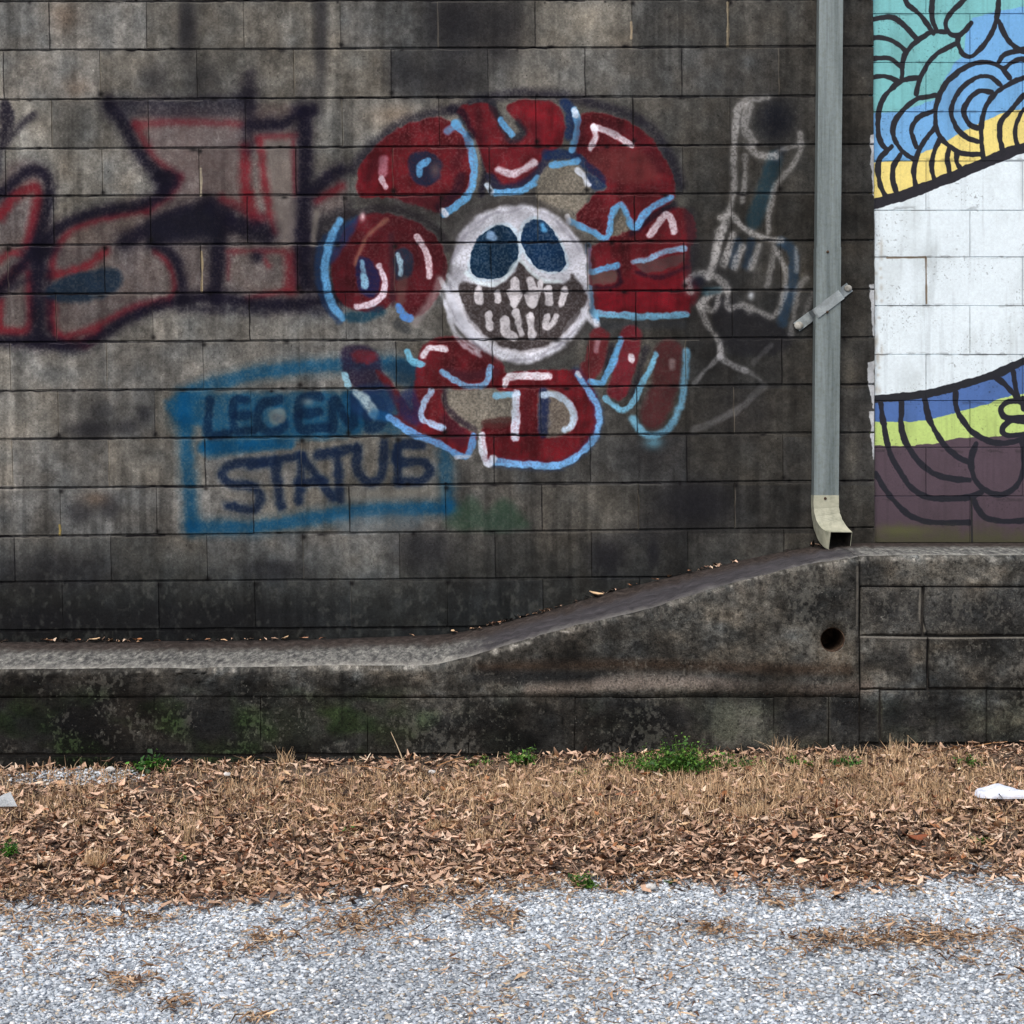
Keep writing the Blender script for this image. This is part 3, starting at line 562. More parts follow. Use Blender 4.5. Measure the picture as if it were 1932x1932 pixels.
    B = [[(1120,340),(1140,480),(1170,620),(1220,720),(1290,820),(1380,880),(1500,890),(1620,880),(1690,855)],[(1238,340),(1240,500),(1290,620),(1380,720),(1480,770),(1620,785)],
     [(1370,330),(1400,450),(1470,570),(1550,650),(1620,682)],[(1545,290),(1550,380),(1620,490),(1720,560),(1830,575),(1932,548)],[(1660,580),(1630,680),(1660,790),(1740,855),(1830,860),(1900,800),(1932,700),(1920,560)],
     [(1090,750),(1180,880),(1280,980),(1400,1022),(1620,1025)],[(1640,880),(1680,960),(1750,1010),(1932,1012),(2100,960)],[(1932,350),(1890,335),(1840,342),(1800,380),(1830,430),(1932,432)],
     [(1932,450),(1860,450),(1812,490),(1830,530),(1932,525)],[(1770,200),(1840,260),(1900,335)],[(1870,170),(1880,240),(1905,330)],[(1925,320),(1930,380)]]
    for p in B: c.stroke(Z(2,1,*p), 10.5, (9,10,26), 1, .7, 0)
    # the ornament goes on to the right, outside the frame
    for k in range(6):
        cx = 2040+k*190; s_ = 150+10*k
        for q in range(3):
            r_ = 82-q*24
            c.stroke([(cx+r_*math.cos(a), 190+40*math.sin(k)+r_*math.sin(a)) for a in np.linspace(2.6, 6.6, 9)], 9.6, BK, 1, .7, 0)
        for q in range(3):
            r_ = 95-q*26
            c.stroke([(cx+r_*math.cos(a), 850+r_*math.sin(a)) for a in np.linspace(.1, 3.1, 9)], 10.5, BK, 1, .7, 0)
    # wear
    n = fbm(c.h, c.w, 80, 80, 4, c.rng); g = c.rng.random((c.h, c.w)); g2 = vnoise(c.h, c.w, 5, 5, c.rng)
    c.im *= (1+.05*(n-.5)+.03*(g-.5)+.05*(g2-.5))[..., None]
    wn = np.clip((fbm(c.h, c.w, 70, 90, 3, c.rng)-.48)*5, 0, 1)
    pit = np.clip((vnoise(c.h, c.w, 4, 4, c.rng)-.80)*6, 0, 1)*wn; c.im *= (1-.30*pit)[..., None]
    dg = np.clip((fbm(c.h, c.w, 120, 60, 4, c.rng)-.5)*3, 0, 1); c.im *= (1-.09*dg[..., None]*np.array([1, 1.02, 1.1]))
    runs = np.clip((fbm(c.h, c.w, 240, 12, 3, c.rng)-.56)*5, 0, 1); c.im *= (1-.06*runs)[..., None]
    yj = np.abs(((Y-26) % 91.7)-0); nj = np.clip(1-np.minimum(yj, 91.7-yj)/5, 0, 1)*np.clip((fbm(c.h, c.w, 10, 26, 3, c.rng)-.52)*8, 0, 1); c.im *= (1-.26*nj)[..., None]
    mo = np.clip((Y-985+30*(fbm(c.h, c.w, 20, 20, 3, c.rng)-.5))/34, 0, 1)[..., None]*np.ones((1, c.w, 1))
    c.im[:] = c.im*(1-.75*mo)+np.array([72, 74, 42])*.75*mo
    d = np.clip((Y-880)/140, 0, 1)[..., None]; c.im *= (1-.12*d)
    c.blob(1700, 1000, 60, 10, (84, 92, 40), .5, 0)
    for v in MY:
        xs = np.arange(1630, 3060, 15.)
        for i in range(0, len(xs)-1, 3):
            dk = random.random()
            if 380 < v < 700: a_, col = (.12 if dk < .6 else .55), (104, 106, 108)
            else: a_, col = .25, (30, 40, 62)
            c.stroke([(x_, v+random.uniform(-.4, .4)) for x_ in xs[i:i+4]], random.uniform(1, 2), col, a_, .7, 0)
    for j, (a, b) in enumerate(zip(MY[:-1], MY[1:])):
        for q in mjoints(j):
            wh = 300 < a < 680
            c.stroke([(q, a+2), (q, b-2)], 1.6, (120, 122, 125) if wh else (30, 34, 50), .3 if wh else .2, .7, 0)
    c.stroke([(1674, 486), (1746, 485)], 3.6, (112, 98, 80), .9, .8, 0, smooth=False); c.stroke([(1747, 487), (1748, 572)], 3.2, (112, 96, 78), .9, .8, 0, smooth=False)
    c.stroke([(1833, 940), (1834, 1022)], 3.0, (14, 14, 16), .9, .8, 0)
    c.stroke([(1630, -460), (1646, 300), (1648, 1030)], 5, (70, 68, 62), .9, 1.5, 0)
    for _ in range(26):
        c.blob(1650+random.random()*14, 450+random.random()*300, 3, random.uniform(2, 12), (150, 140, 125), .4, 0)
MY = [-434, -342, -250, -158, -66, 26, 118, 211, 304, 397, 485, 577, 669, 756, 844, 936, 1024]
def mjoints(j):
    return [1747+182*k for k in range(0, 8)] if j % 2 == 0 else [1830+182*k for k in range(0, 8)]
mural()

# ================================================================== 3. LEDGE FRONT FACE STAINS (front plane units)
P = Canvas(-1200, 1000, 3300, 1560, 1.5, 21)
def ledge_paint():
    c = P; x, y = c.coords(); X = x[None]; Y = y[:, None]
    gx = [0, 250, 500, 750, 1000, 1250, 1450, 1600, 1700, 1930]
    gy = [1060, 1110, 1160, 1210, 1250, 1275, 1300, 1340, 1390, 1430]
    T = np.array([[60,60,60,60,60,70,80,82,92,90],[60,60,60,60,70,76,82,86,80,82],[60,60,60,60,76,78,80,84,66,64],[70,70,70,60,70,78,80,84,70,68],[70,72,80,84,50,66,74,80,76,78],
                  [60,66,76,90,48,48,62,76,82,80],[52,56,64,76,66,78,86,80,80,74],[42,42,46,56,44,48,62,48,56,60],[36,38,36,46,40,40,66,44,52,56],[34,36,36,42,38,42,50,46,46,50]], float)
    ix = np.clip(np.searchsorted(gx, x)-1, 0, 8); iy = np.clip(np.searchsorted(gy, y)-1, 0, 8)
    gxa, gya = np.array(gx, float), np.array(gy, float)
    tx = np.clip((x-gxa[ix])/(gxa[ix+1]-gxa[ix]), 0, 1)[None]; ty = np.clip((y-gya[iy])/(gya[iy+1]-gya[iy]), 0, 1)[:, None]
    L = (T[iy][:, ix]*(1-tx)+T[iy][:, ix+1]*tx)*(1-ty)+(T[iy+1][:, ix]*(1-tx)+T[iy+1][:, ix+1]*tx)*ty
    L = L*(1+1.2*(fbm(c.h, c.w, 75, 100, 5, c.rng)-.5))*(1+.8*(fbm(c.h, c.w, 14, 16, 3, c.rng)-.5))*(1+.45*(fbm(c.h, c.w, 150, 16, 3, c.rng)-.5))
    h = fbm(c.h, c.w, 60, 80, 3, c.rng)-.5
    c.im[..., 0] = L*(1.0+.14*h); c.im[..., 1] = L*.985; c.im[..., 2] = L*(.93-.14*h)
    # rust/brown damp band below the weep hole, greenish algae at lower left
    c.stroke([(905,1262),(1050,1255),(1250,1254),(1450,1262),(1600,1262)], 20, (56,42,32), .6, 10, .2)
    c.stroke([(900,1275),(1000,1278),(1130,1282)], 26, (28,29,30), .7, 8, .2)
    c.stroke([(1000,1300),(1250,1292),(1500,1300),(1640,1296)], 22, (128,116,106), .62, 9, .6)
    c.stroke([(1130,1290),(1200,1282),(1330,1288),(1390,1296)], 26, (138,128,120), .55, 9, .5)
    c.fill([(1352,1318),(1424,1318),(1426,1398),(1350,1404)], (104,104,94), .5, 8, .4); c.blob(1300, 1330, 26, 16, (110,106,98), .4, .3)
    c.blob(1571, 1240, 34, 20, (100, 88, 74), .6, .2); c.blob(1571,1205,44,40,(104,98,86),.45,.2)
    c.blob(520, 1370, 90, 50, (44, 50, 34), .5, .2); c.blob(740, 1370, 60, 46, (46, 50, 36), .45, .2); c.blob(250, 1360, 60, 50, (54, 48, 40), .4, .3)
    for (bx, by, rx, ry) in [(1240,1350,90,34),(1500,1355,34,34),(100,1370,110,34),(420,1370,70,40),(1600,1350,50,36),(1690,1350,40,30)]: c.blob(bx, by, rx, ry, (24, 25, 27), .7, .1)
    c.blob(1400, 1360, 44, 40, (92, 90, 84), .6, .2); c.blob(1660,1350,5,44,(110,104,90),.5,.3); c.blob(1563,1350,4,44,(96,92,80),.4,.3)
    for (bx, by, rx, ry) in [(1680,1150,70,40),(1800,1150,50,44),(1900,1150,60,44),(1700,1250,20,50)]: c.blob(bx, by, rx, ry, (46, 47, 48), .55, .2)
    # pale eroded arris along the top of the ledge
    for i in range(len(FE)-1):
        (xa, ya), (xb, yb) = FE[i], FE[i+1]
        n_ = 1 if i % 2 == 0 else 0
        for k in range(n_):
            t = k/n_; xx = xa+(xb-xa)*t; yy = ya+(yb-ya)*t+3
            c.blob(xx+random.uniform(-4, 4), yy+random.uniform(-3, 5), random.uniform(3, 9), random.uniform(2, 7), random.choice([(150,146,136),(124,120,112),(184,180,170)]), random.uniform(.3, .95), .3)
            if random.random() < .7: c.blob(xx, yy+random.uniform(6, 26), random.uniform(3, 9), random.uniform(4, 14), random.choice([(60,58,54),(108,102,94)]), .45, .3)
    g = c.rng.random((c.h, c.w)); g2 = vnoise(c.h, c.w, 3, 3, c.rng)
    c.im *= (1+.22*(g-.5)+.40*(g2-.5))[..., None]
    CR = 1
    dk = np.clip((fbm(c.h, c.w, 110, 170, 5, c.rng)-.47)*5, 0, 1); c.im *= (1-.42*dk)[..., None]
    pt = fbm(c.h, c.w, 110, 110, 3, c.rng); fn = fbm(c.h, c.w, 11, 9, 3, c.rng)
    k = np.clip((fn+.8*(pt-.5)-.66)*9, 0, 1)[..., None]; c.im[:] = c.im*(1-.40*k)+np.array([116, 114, 106])*.40*k
    fn = fbm(c.h, c.w, 9, 8, 3, c.rng); k = np.clip((fn-.64)*6, 0, 1)[..., None]; c.im[:] = c.im*(1-.35*k)
    sp = (vnoise(c.h, c.w, 4, 4, c.rng) > .95) & (pt > .47); c.im[sp] = c.im[sp]*.4+np.array([158, 156, 148])*.6
    for pts, w_, col in [([(1751,1206),(1749,1250),(1752,1298)],5,(12,12,13)), ([(1744,1106),(1740,1150),(1748,1198)],3.5,(18,18,19)), ([(1738,1112),(1736,1160),(1744,1190)],6,(122,118,108)), ([(1624,1106),(1744,1107),(1932,1108)],2.5,(16,16,17)), ([(1624,1202),(1760,1204),(1932,1203)],3,(128,124,116)), ([(1622,1060),(1621,1200),(1623,1300)],3,(22,22,22)), ([(1618,1070),(1617,1180)],4,(112,108,100))]:
        c.stroke(pts, w_, col, .75, 1.5, .4)
    gr = np.clip((fbm(c.h, c.w, 90, 120, 3, c.rng)-.5)*5, 0, 1)*np.clip((Y-1290)/50, 0, 1)*np.clip((900-X)/200, .15, 1)
    c.im[..., 0] *= 1-.22*gr; c.im[..., 2] *= 1-.32*gr
FE = [(-1200,1268),(0,1264),(300,1261),(500,1259),(644,1256),(811,1257),(870,1244),(977,1212),(1077,1182),(1210,1154),(1288,1127),(1388,1099),(1505,1069),(1571,1057),(1622,1049),(1760,1048),(1932,1048),(3300,1046)]
BE = [(-1200,1213),(0,1211),(400,1209),(600,1206),(844,1197),(904,1186),(1037,1152),(1144,1118),(1288,1083),(1421,1052),(1505,1035),(1548,1029),(1621,1024),(3300,1023)]
def smooth_line(t, keep):
    u = np.arange(-1200, 3301, 6.); v = np.interp(u, [p[0] for p in t], [p[1] for p in t])
    k = np.exp(-(np.arange(-16, 17)*6/34.)**2); k /= k.sum(); sm_ = np.convolve(np.pad(v, 16, 'edge'), k, 'valid')
    return list(zip(u.tolist(), sm_.tolist()))
FE = smooth_line(FE, 0); BE = smooth_line(BE, 0)
ledge_paint()

# ================================================================== MATERIALS
def nodes(name):
    m = bpy.data.materials.new(name); m.use_nodes = True; t = m.node_tree; b = t.nodes['Principled BSDF']
    return m, t, b
def N(t, ty, **k):
    n = t.nodes.new(ty)
    for a, v in k.items():
        if a in n.inputs: n.inputs[a].default_value = v
        else: setattr(n, a, v)
    return n
def add_bump(t, b, scales, dist=.004, strength=.6):
    tc = N(t, 'ShaderNodeNewGeometry'); prev = None
    for sc, st in scales:
        no = N(t, 'ShaderNodeTexNoise', Scale=sc, Detail=4.0, Roughness=.65); t.links.new(tc.outputs['Position'], no.inputs['Vector'])
        bu = N(t, 'ShaderNodeBump', Strength=strength*st, Distance=dist); t.links.new(no.outputs['Fac'], bu.inputs['Height'])
        if prev: t.links.new(prev.outputs['Normal'], bu.inputs['Normal'])
        prev = bu
    t.links.new(prev.outputs['Normal'], b.inputs['Normal'])
def img_mat(name, cv, rough=.95, bump=((260, 1), (60, .6)), dist=.004, spec=.12):
    m, t, b = nodes(name)
    im = N(t, 'ShaderNodeTexImage'); im.image = cv.image(name+'_map'); im.extension = 'EXTEND'
    no = N(t, 'ShaderNodeTexNoise', Scale=420.0, Detail=3.0, Roughness=.7); g = N(t, 'ShaderNodeNewGeometry'); t.links.new(g.outputs['Position'], no.inputs['Vector'])
    mr = N(t, 'ShaderNodeMapRange'); mr.inputs['To Min'].default_value = .80; mr.inputs['To Max'].default_value = 1.20; t.links.new(no.outputs['Fac'], mr.inputs['Value'])
    mx = N(t, 'ShaderNodeMix', data_type='RGBA', blend_type='MULTIPLY'); mx.inputs[0].default_value = 1
    t.links.new(im.outputs['Color'], mx.inputs[6]); t.links.new(mr.outputs[0], mx.inputs[7]); t.links.new(mx.outputs[2], b.inputs['Base Color'])
    b.inputs['Roughness'].default_value = rough; b.inputs['Specular IOR Level'].default_value = spec
    add_bump(t, b, bump, dist)
    return m
M_gray = img_mat('weathered_concrete_block', G)
M_mural = img_mat('painted_block', M, .6, ((200, .5), (45, .4)), .003, .4)
M_front = img_mat('stained_ledge_concrete', P, .95, ((180, 1), (40, 1), (12, .8)), .009)
def noise_mat(name, c1, c2, c3, sc=30, rough=.9, stretch=(1, 1, 1), bump=((200, 1), (50, .7)), dist=.004, spec=.25, sp=.0):
    m, t, b = nodes(name)
    g = N(t, 'ShaderNodeNewGeometry'); mp = N(t, 'ShaderNodeMapping'); mp.inputs['Scale'].default_value = stretch
    t.links.new(g.outputs['Position'], mp.inputs['Vector'])
    n1 = N(t, 'ShaderNodeTexNoise', Scale=float(sc), Detail=8.0, Roughness=.7); t.links.new(mp.outputs[0], n1.inputs['Vector'])
    cr = N(t, 'ShaderNodeValToRGB'); e = cr.color_ramp.elements
    e[0].position = .32; e[0].color = (*lin(c1), 1); e[1].position = .70; e[1].color = (*lin(c3), 1)
    k = cr.color_ramp.elements.new(.5); k.color = (*lin(c2), 1)
    t.links.new(n1.outputs['Fac'], cr.inputs[0])
    t.links.new(cr.outputs[0], b.inputs['Base Color']); b.inputs['Roughness'].default_value = rough; b.inputs['Specular IOR Level'].default_value = spec
    add_bump(t, b, bump, dist); return m
def ledge_top_mat():
    # two finishes of one pour: pale worn screed on the level parts, smoother dark render on the ramp; pale chipped front arris, damp dark back edge
    m, t, b = nodes('ledge_top'); g = N(t, 'ShaderNodeNewGeometry'); sx = N(t, 'ShaderNodeSeparateXYZ'); t.links.new(g.outputs['Position'], sx.inputs[0])
    def ramp_(sc, stretch, cols, pos):
        mp = N(t, 'ShaderNodeMapping'); mp.inputs['Scale'].default_value = stretch; t.links.new(g.outputs['Position'], mp.inputs['Vector'])
        n_ = N(t, 'ShaderNodeTexNoise', Scale=float(sc), Detail=9.0, Roughness=.75); t.links.new(mp.outputs[0], n_.inputs['Vector'])
        cr = N(t, 'ShaderNodeValToRGB'); e = cr.color_ramp.elements
        e[0].position = pos[0]; e[0].color = (*lin(cols[0]), 1); e[1].position = pos[-1]; e[1].color = (*lin(cols[-1]), 1)
        for p_, c_ in zip(pos[1:-1], cols[1:-1]): e.new(p_).color = (*lin(c_), 1)
        t.links.new(n_.outputs['Fac'], cr.inputs[0]); return cr.outputs[0], n_.outputs['Fac']
    def mr(src, a, b_, lo_=0, hi=1):
        q = N(t, 'ShaderNodeMapRange'); q.interpolation_type = 'SMOOTHSTEP'; q.inputs['From Min'].default_value = a; q.inputs['From Max'].default_value = b_; q.inputs['To Min'].default_value = lo_; q.inputs['To Max'].default_value = hi
        t.links.new(src, q.inputs['Value']); return q.outputs[0]
    def ma(op, a, b_):
        q = N(t, 'ShaderNodeMath', operation=op)
        for i, v in enumerate((a, b_)):
            if isinstance(v, (int, float)): q.inputs[i].default_value = v
            else: t.links.new(v, q.inputs[i])
        return q.outputs[0]
    def mix(f, a, b_):
        q = N(t, 'ShaderNodeMix', data_type='RGBA'); t.links.new(f, q.inputs[0]); t.links.new(a, q.inputs[6]); t.links.new(b_, q.inputs[7]); return q.outputs[2]
    worn, _ = ramp_(34, (1.5, .45, 1), [(52,52,54),(92,92,90),(140,140,134),(190,188,178)], [.34,.46,.58,.72])
    smooth, _ = ramp_(14, (.8, 1.2, 1), [(48,46,49),(66,64,67),(88,85,88)], [.32,.5,.70])
    dirt, _ = ramp_(30, (1.2, .8, 1), [(34,31,29),(62,54,50),(92,86,82)], [.35,.52,.72])
    pale, nf = ramp_(60, (1.2, .5, 1), [(96,94,90),(160,158,150),(226,222,212)], [.36,.5,.66])
    _, n2f = ramp_(5, (1, 1, 1), [(0,0,0),(255,255,255)], [.4,.6])
    xw = ma('ADD', sx.outputs['X'], ma('MULTIPLY', n2f, .3))
    onramp = ma('MULTIPLY', mr(xw, -.12, .10), mr(xw, 1.52, 1.40))
    c = mix(onramp, worn, smooth)
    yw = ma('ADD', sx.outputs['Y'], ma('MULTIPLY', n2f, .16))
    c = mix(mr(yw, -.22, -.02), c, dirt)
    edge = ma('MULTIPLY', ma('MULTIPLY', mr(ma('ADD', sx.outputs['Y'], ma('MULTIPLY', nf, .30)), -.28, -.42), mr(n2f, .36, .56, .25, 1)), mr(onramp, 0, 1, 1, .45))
    c = mix(edge, c, pale)
    t.links.new(c, b.inputs['Base Color']); b.inputs['Roughness'].default_value = .93; b.inputs['Specular IOR Level'].default_value = .2
    add_bump(t, b, ((150, 1), (40, 1)), .009); return m
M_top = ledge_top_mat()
M_mortar = noise_mat('dark_mortar', (26,25,25), (44,42,40), (70,66,60), 60)
M_pipe = None
def tint_mat(name, rough=.85, spec=.2, trans=0.0):
    m, t, b = nodes(name); a = N(t, 'ShaderNodeVertexColor'); a.layer_name = 'tint'
    g = N(t, 'ShaderNodeNewGeometry'); no = N(t, 'ShaderNodeTexNoise', Scale=160.0, Detail=4.0); t.links.new(g.outputs['Position'], no.inputs['Vector'])
    mr = N(t, 'ShaderNodeMapRange'); mr.inputs['To Min'].default_value = .7; mr.inputs['To Max'].default_value = 1.3; t.links.new(no.outputs['Fac'], mr.inputs['Value'])
    mx = N(t, 'ShaderNodeMix', data_type='RGBA', blend_type='MULTIPLY'); mx.inputs[0].default_value = 1
    t.links.new(a.outputs['Color'], mx.inputs[6]); t.links.new(mr.outputs[0], mx.inputs[7]); t.links.new(mx.outputs[2], b.inputs['Base Color'])
    b.inputs['Roughness'].default_value = rough; b.inputs['Specular IOR Level'].default_value = spec
    return m
M_leaf = tint_mat('dead_leaves'); M_stone = tint_mat('gravel_stone', .8, .35); M_green = tint_mat('green_leaves', .6, .35); M_straw = tint_mat('straw')

# ================================================================== WALLS
def block_mesh(quad, fu, fv, cv, depth=.06, y0=0.0, ch=.0032, rough=0.0012, chx=None):
    """quad: 4 (x,z) world corners, counter-clockwise seen from the camera (-Y)"""
    q = [Vector((x+random.uniform(-rough, rough), 0, z+random.uniform(-rough, rough))) for x, z in quad]
    cen = sum(q, Vector())/4; v = []
    chx = chx if chx is not None else ch
    # outer ring with 3 points per side so that edges are slightly uneven
    ring = []
    for i in range(4):
        a, b = q[i], q[(i+1) % 4]
        ring.append(a)
        for t in (.33, .67): ring.append(a.lerp(b, t)+Vector((random.uniform(-rough, rough), 0, random.uniform(-rough, rough)))*.8)
    n = len(ring)
    for p in ring: v.append((p.x, y0+ch, p.z))
    for i, p in enumerate(ring):
        dx = -chx if p.x > cen.x else chx; dz = -ch if p.z > cen.z else ch
        k = i % 3; side = i//3
        if k: dx, dz = ((0, dz) if side % 2 == 0 else (dx, 0))
        v.append((p.x+dx, y0+random.uniform(-.0004, .0004), p.z+dz))
    for p in ring: v.append((p.x, y0+depth, p.z))
    f = []
    for i in range(n):
        j = (i+1) % n
        f.append((i, j, n+j, n+i)); f.append((2*n+i, 2*n+j, j, i))
    f.append(tuple(range(n, 2*n)))
    return mesh('block', v, f, cv.uv(fu, fv))
def box_mesh(name, x0, x1, y0, y1, z0, z1, uvfn=None):
    v = [(x, y, z) for x in (x0, x1) for y in (y0, y1) for z in (z0, z1)]
    f = [(0,4,5,1),(2,3,7,6),(0,1,3,2),(4,6,7,5),(0,2,6,4),(1,5,7,3)]
    return mesh(name, v, f, uvfn)
UW = lambda X: X*S+966
VW = lambda Zz: HZ-(Zz-EYE)*S
WALL_TOP = wz(-457)
wall = empty('block_wall', (-1.5, .1, .6))
tag(wall, 'dark weathered concrete block wall sprayed with red skull and blue lettering graffiti', 'wall')
HG, VG = 1.7, .25
for j in range(len(LY)-2):
    js = [-1117]+joints_row(j)+[1648 if j % 2 == 0 else 1648]
    js = sorted(set(js))
    if js[1]-js[0] < 20: js.pop(0)
    if j % 2 == 0 and js[-1]-js[-2] < 60: js.pop(-2)
    for a, b in zip(js[:-1], js[1:]):
        def co(x, jj, dx, dy):
            y = course(jj, x); xx = joint(x, y)+dx
            return (wx(xx), wz(y+dy))
        quad = [co(a, j+1, VG if a > -1117 else 0, -HG), co(b, j+1, -VG if b < 1640 else 0, -HG), co(b, j, -VG if b < 1640 else 0, HG*.5), co(a, j, VG if a > -1117 else 0, HG*.5)]
        pr = random.uniform(-.0015, .0015)
        child('block', block_mesh(quad, UW, VW, G, y0=pr, chx=random.choice([.0003, .0005, .0008, .002])), [M_gray], wall)
child('mortar', box_mesh('mortar', wx(-1117)+.004, wx(1640), .0065, .20, .10, WALL_TOP-.02, G.uv(UW, VW)), [M_gray], wall)
mw = empty('painted_wall', (3, .12, 1.1))
tag(mw, 'block wall painted white with teal, blue, yellow and purple scrollwork mural', 'wall')
MO = .022
sm = F/(D+MO)                           # u per metre on this slightly set back face
UM = lambda X: X*sm+966
VM = lambda Zz: HZ-(Zz-EYE)*sm
ix_, iz_ = (lambda u: (u-966)/sm), (lambda v: EYE-(v-HZ)/sm)
for j, (a, b) in enumerate(zip(MY[:-1], MY[1:])):
    js = [1640]+mjoints(j)+[3050]
    js = [q for q in js if q <= 3050]
    for q0, q1 in zip(js[:-1], js[1:]):
        g1, g2 = (.35, .35)
        quad = [(ix_(q0+g1), iz_(b-.5)), (ix_(q1-g2), iz_(b-.5)), (ix_(q1-g2), iz_(a+.5)), (ix_(q0+g1), iz_(a+.5))]
        child('block', block_mesh(quad, UM, VM, M, y0=MO+random.uniform(-.0008, .0008), ch=.0016, rough=.0004, chx=.001), [M_mural], mw)
child('mortar', box_mesh('mortar', ix_(1655), ix_(3040), MO+.0045, .20, .9, iz_(-430), M.uv(UM, VM)), [M_mural], mw)

# ================================================================== LEDGE / RETAINING WALL
def interp(tab, u):
    xs = [p[0] for p in tab]; ys = [p[1] for p in tab]; return float(np.interp(u, xs, ys))
def zb(X): return wz(interp(BE, X*S+966))
def zf(X): return fz(interp(FE, X*FS+966))
UF = lambda X: X*FS+966
VF = lambda Zz: HZ-(Zz-EYE)*FS
ret = empty('retaining_wall', (0, FY/2, .4))
tag(ret, 'low stained concrete retaining wall whose worn top steps up in a ramp beside the downspout', 'retaining wall')
def slab(name, X0, X1, zbot, mtop, rough=.006, nseg=None, label=None):
    """zbot(X) underside; swept along X with a chipped front arris"""
    n = nseg or int((X1-X0)/.022); xs = np.linspace(X0, X1, n+1)
    rn = np.random.default_rng(int(abs(X0)*977)+3)
    e1 = np.convolve(rn.normal(0, 1, n+9), np.ones(3)/3, 'same')[4:n+5]; e2 = np.convolve(rn.normal(0, 1, n+25), np.ones(9)/9, 'same')[12:n+13]
    V, faces, mi = [], [], []
    NF = 9
    for i, X in enumerate(xs):
        b, f_, lo = zb(X), zf(X), zbot(X)
        pr = []
        pr.append((.004, b-.02)); pr.append((-.006, b))
        for t in (.15, .35, .55, .75, .9):
            pr.append((FY*t, b+(f_-b)*t+rn.normal(0, rough*.25)))
        ed = rough*(e1[i]+1.3*e2[i])
        pr.append((FY+.020+abs(ed)*.7, f_+.001-abs(ed)*.25)); pr.append((FY+.004+max(0, ed)*.6, f_-.010-abs(ed)*.6))
        for t in np.linspace(0.06, 1, NF):
            z = f_-.012+(lo-(f_-.012))*t
            pr.append((FY+rn.normal(0, rough*.28)*(1 if t < 1 else 0), z))
        pr.append((FY+.06, lo)); pr.append((.004, lo))
        m = len(pr); V += [(X, y, z) for y, z in pr]
    for i in range(n):
        for k in range(m-1):
            a = i*m+k; faces.append((a, a+m, a+m+1, a+1)[::-1]); mi.append(0 if k < 7 else 1)
        a = i*m; faces.append((a+m-1, a+2*m-1, a+m, a)[::-1]); mi.append(1)
    faces.append(tuple(range(m))[::-1]); mi.append(1); faces.append(tuple(n*m+k for k in range(m))); mi.append(1)
    me = mesh(name, V, faces, P.uv(UF, VF), mi, True)
    bm = bmesh.new(); bm.from_mesh(me); bmesh.ops.recalc_face_normals(bm, faces=bm.faces); bm.to_mesh(me); bm.free()
    o = child(name, me, [mtop, M_front], ret)
    return o
XJ = fx(1622); XR0 = fx(860)
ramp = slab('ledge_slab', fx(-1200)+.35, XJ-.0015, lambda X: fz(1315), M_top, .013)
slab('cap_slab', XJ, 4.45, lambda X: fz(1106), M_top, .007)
# weep hole through the ramp slab
HX, HZ_, HR = fx(1571), fz(1207), .0475
bm = bmesh.new(); bmesh.ops.create_cone(bm, cap_ends=True, segments=40, radius1=HR, radius2=HR, depth=.30, matrix=Matrix.Translation((HX, FY+.12, HZ_))@Matrix.Rotation(R(90), 4, 'X'))
cut_me = bpy.data.meshes.new('cutter'); bm.to_mesh(cut_me); bm.free(); cut = bpy.data.objects.new('cutter', cut_me); COL.objects.link(cut)
md = ramp.modifiers.new('hole', 'BOOLEAN'); md.operation = 'DIFFERENCE'; md.object = cut; md.solver = 'EXACT'
bpy.context.view_layer.update(); dg = bpy.context.evaluated_depsgraph_get()
new = bpy.data.meshes.new_from_object(ramp.evaluated_get(dg)); ramp.modifiers.clear(); ramp.data = new; bpy.data.objects.remove(cut)
def tube(name, r0, r1, ya, yb, cx, cz, closed_back=True, seg=32):
    v, f = [], []
    for k in range(seg):
        a = k*2*math.pi/seg; cc, s_ = math.cos(a), math.sin(a)
        v += [(cx+r0*cc, yb, cz+r0*s_), (cx+r0*cc, ya, cz+r0*s_), (cx+r1*cc, ya, cz+r1*s_), (cx+r1*cc, yb, cz+r1*s_)]
    for k in range(seg):
        a, b = 4*k, 4*((k+1) % seg)
        for q in range(3): f.append((a+q, b+q, b+q+1, a+q+1))
    if closed_back: f.append(tuple(4*k+3 for k in range(seg)))
    return mesh(name, v, f, smooth=False)
M_rim = noise_mat('rusty_drain_pipe', (30,24,20), (72,56,44), (120,100,82), 60)
child('drain_pipe', tube('drain_pipe', HR+.0012, HR-.0035, FY+.006, FY+.26, HX, HZ_), [M_rim], ret)
# block courses below the slabs
def ledge_row(v0, v1, cuts):
    for a, b in zip(cuts[:-1], cuts[1:]):
        g_ = .3 if a < 1600 and v0 < 1420 else 1.2; h_ = .25 if a < 1600 and v0 < 1420 else 1.3
        quad = [(fx(a+g_), fz(v1-1.3)), (fx(b-g_), fz(v1-1.3)), (fx(b-g_), fz(v0+h_)), (fx(a+g_), fz(v0+h_))]
        child('block', block_mesh(quad, UF, VF, P, y0=FY+random.uniform(-.001, .002)*(2 if g_ > 1 else 1), depth=.1, ch=.006 if g_ > 1 else .0012, rough=.003, chx=.005 if g_ > 1 else .0015), [M_front], ret)
ledge_row(1106, 1200, [1622, 1741, 1944, 2147, 2350, 2553, 2756, 2959, 3160])
ledge_row(1200, 1301, [1622, 1750, 1951, 2154, 2357, 2560, 2763, 2966, 3160])
ledge_row(1301, 1404, [1622, 1661, 1862, 2063, 2265, 2467, 2669, 2871, 3160])
ledge_row(1316, 1422, [-1010, -808, -606, -404, -202, -113, 88, 290, 492, 694, 884, 1085, 1155, 1355, 1459, 1563, 1620])
ledge_row(1427, 1520, [-1010, -860, -658, -456, -254, -52, 148, 352, 552, 754, 956, 1158, 1360, 1562, 1764, 1966, 2168, 2370, 2572, 2774, 2976, 3160])
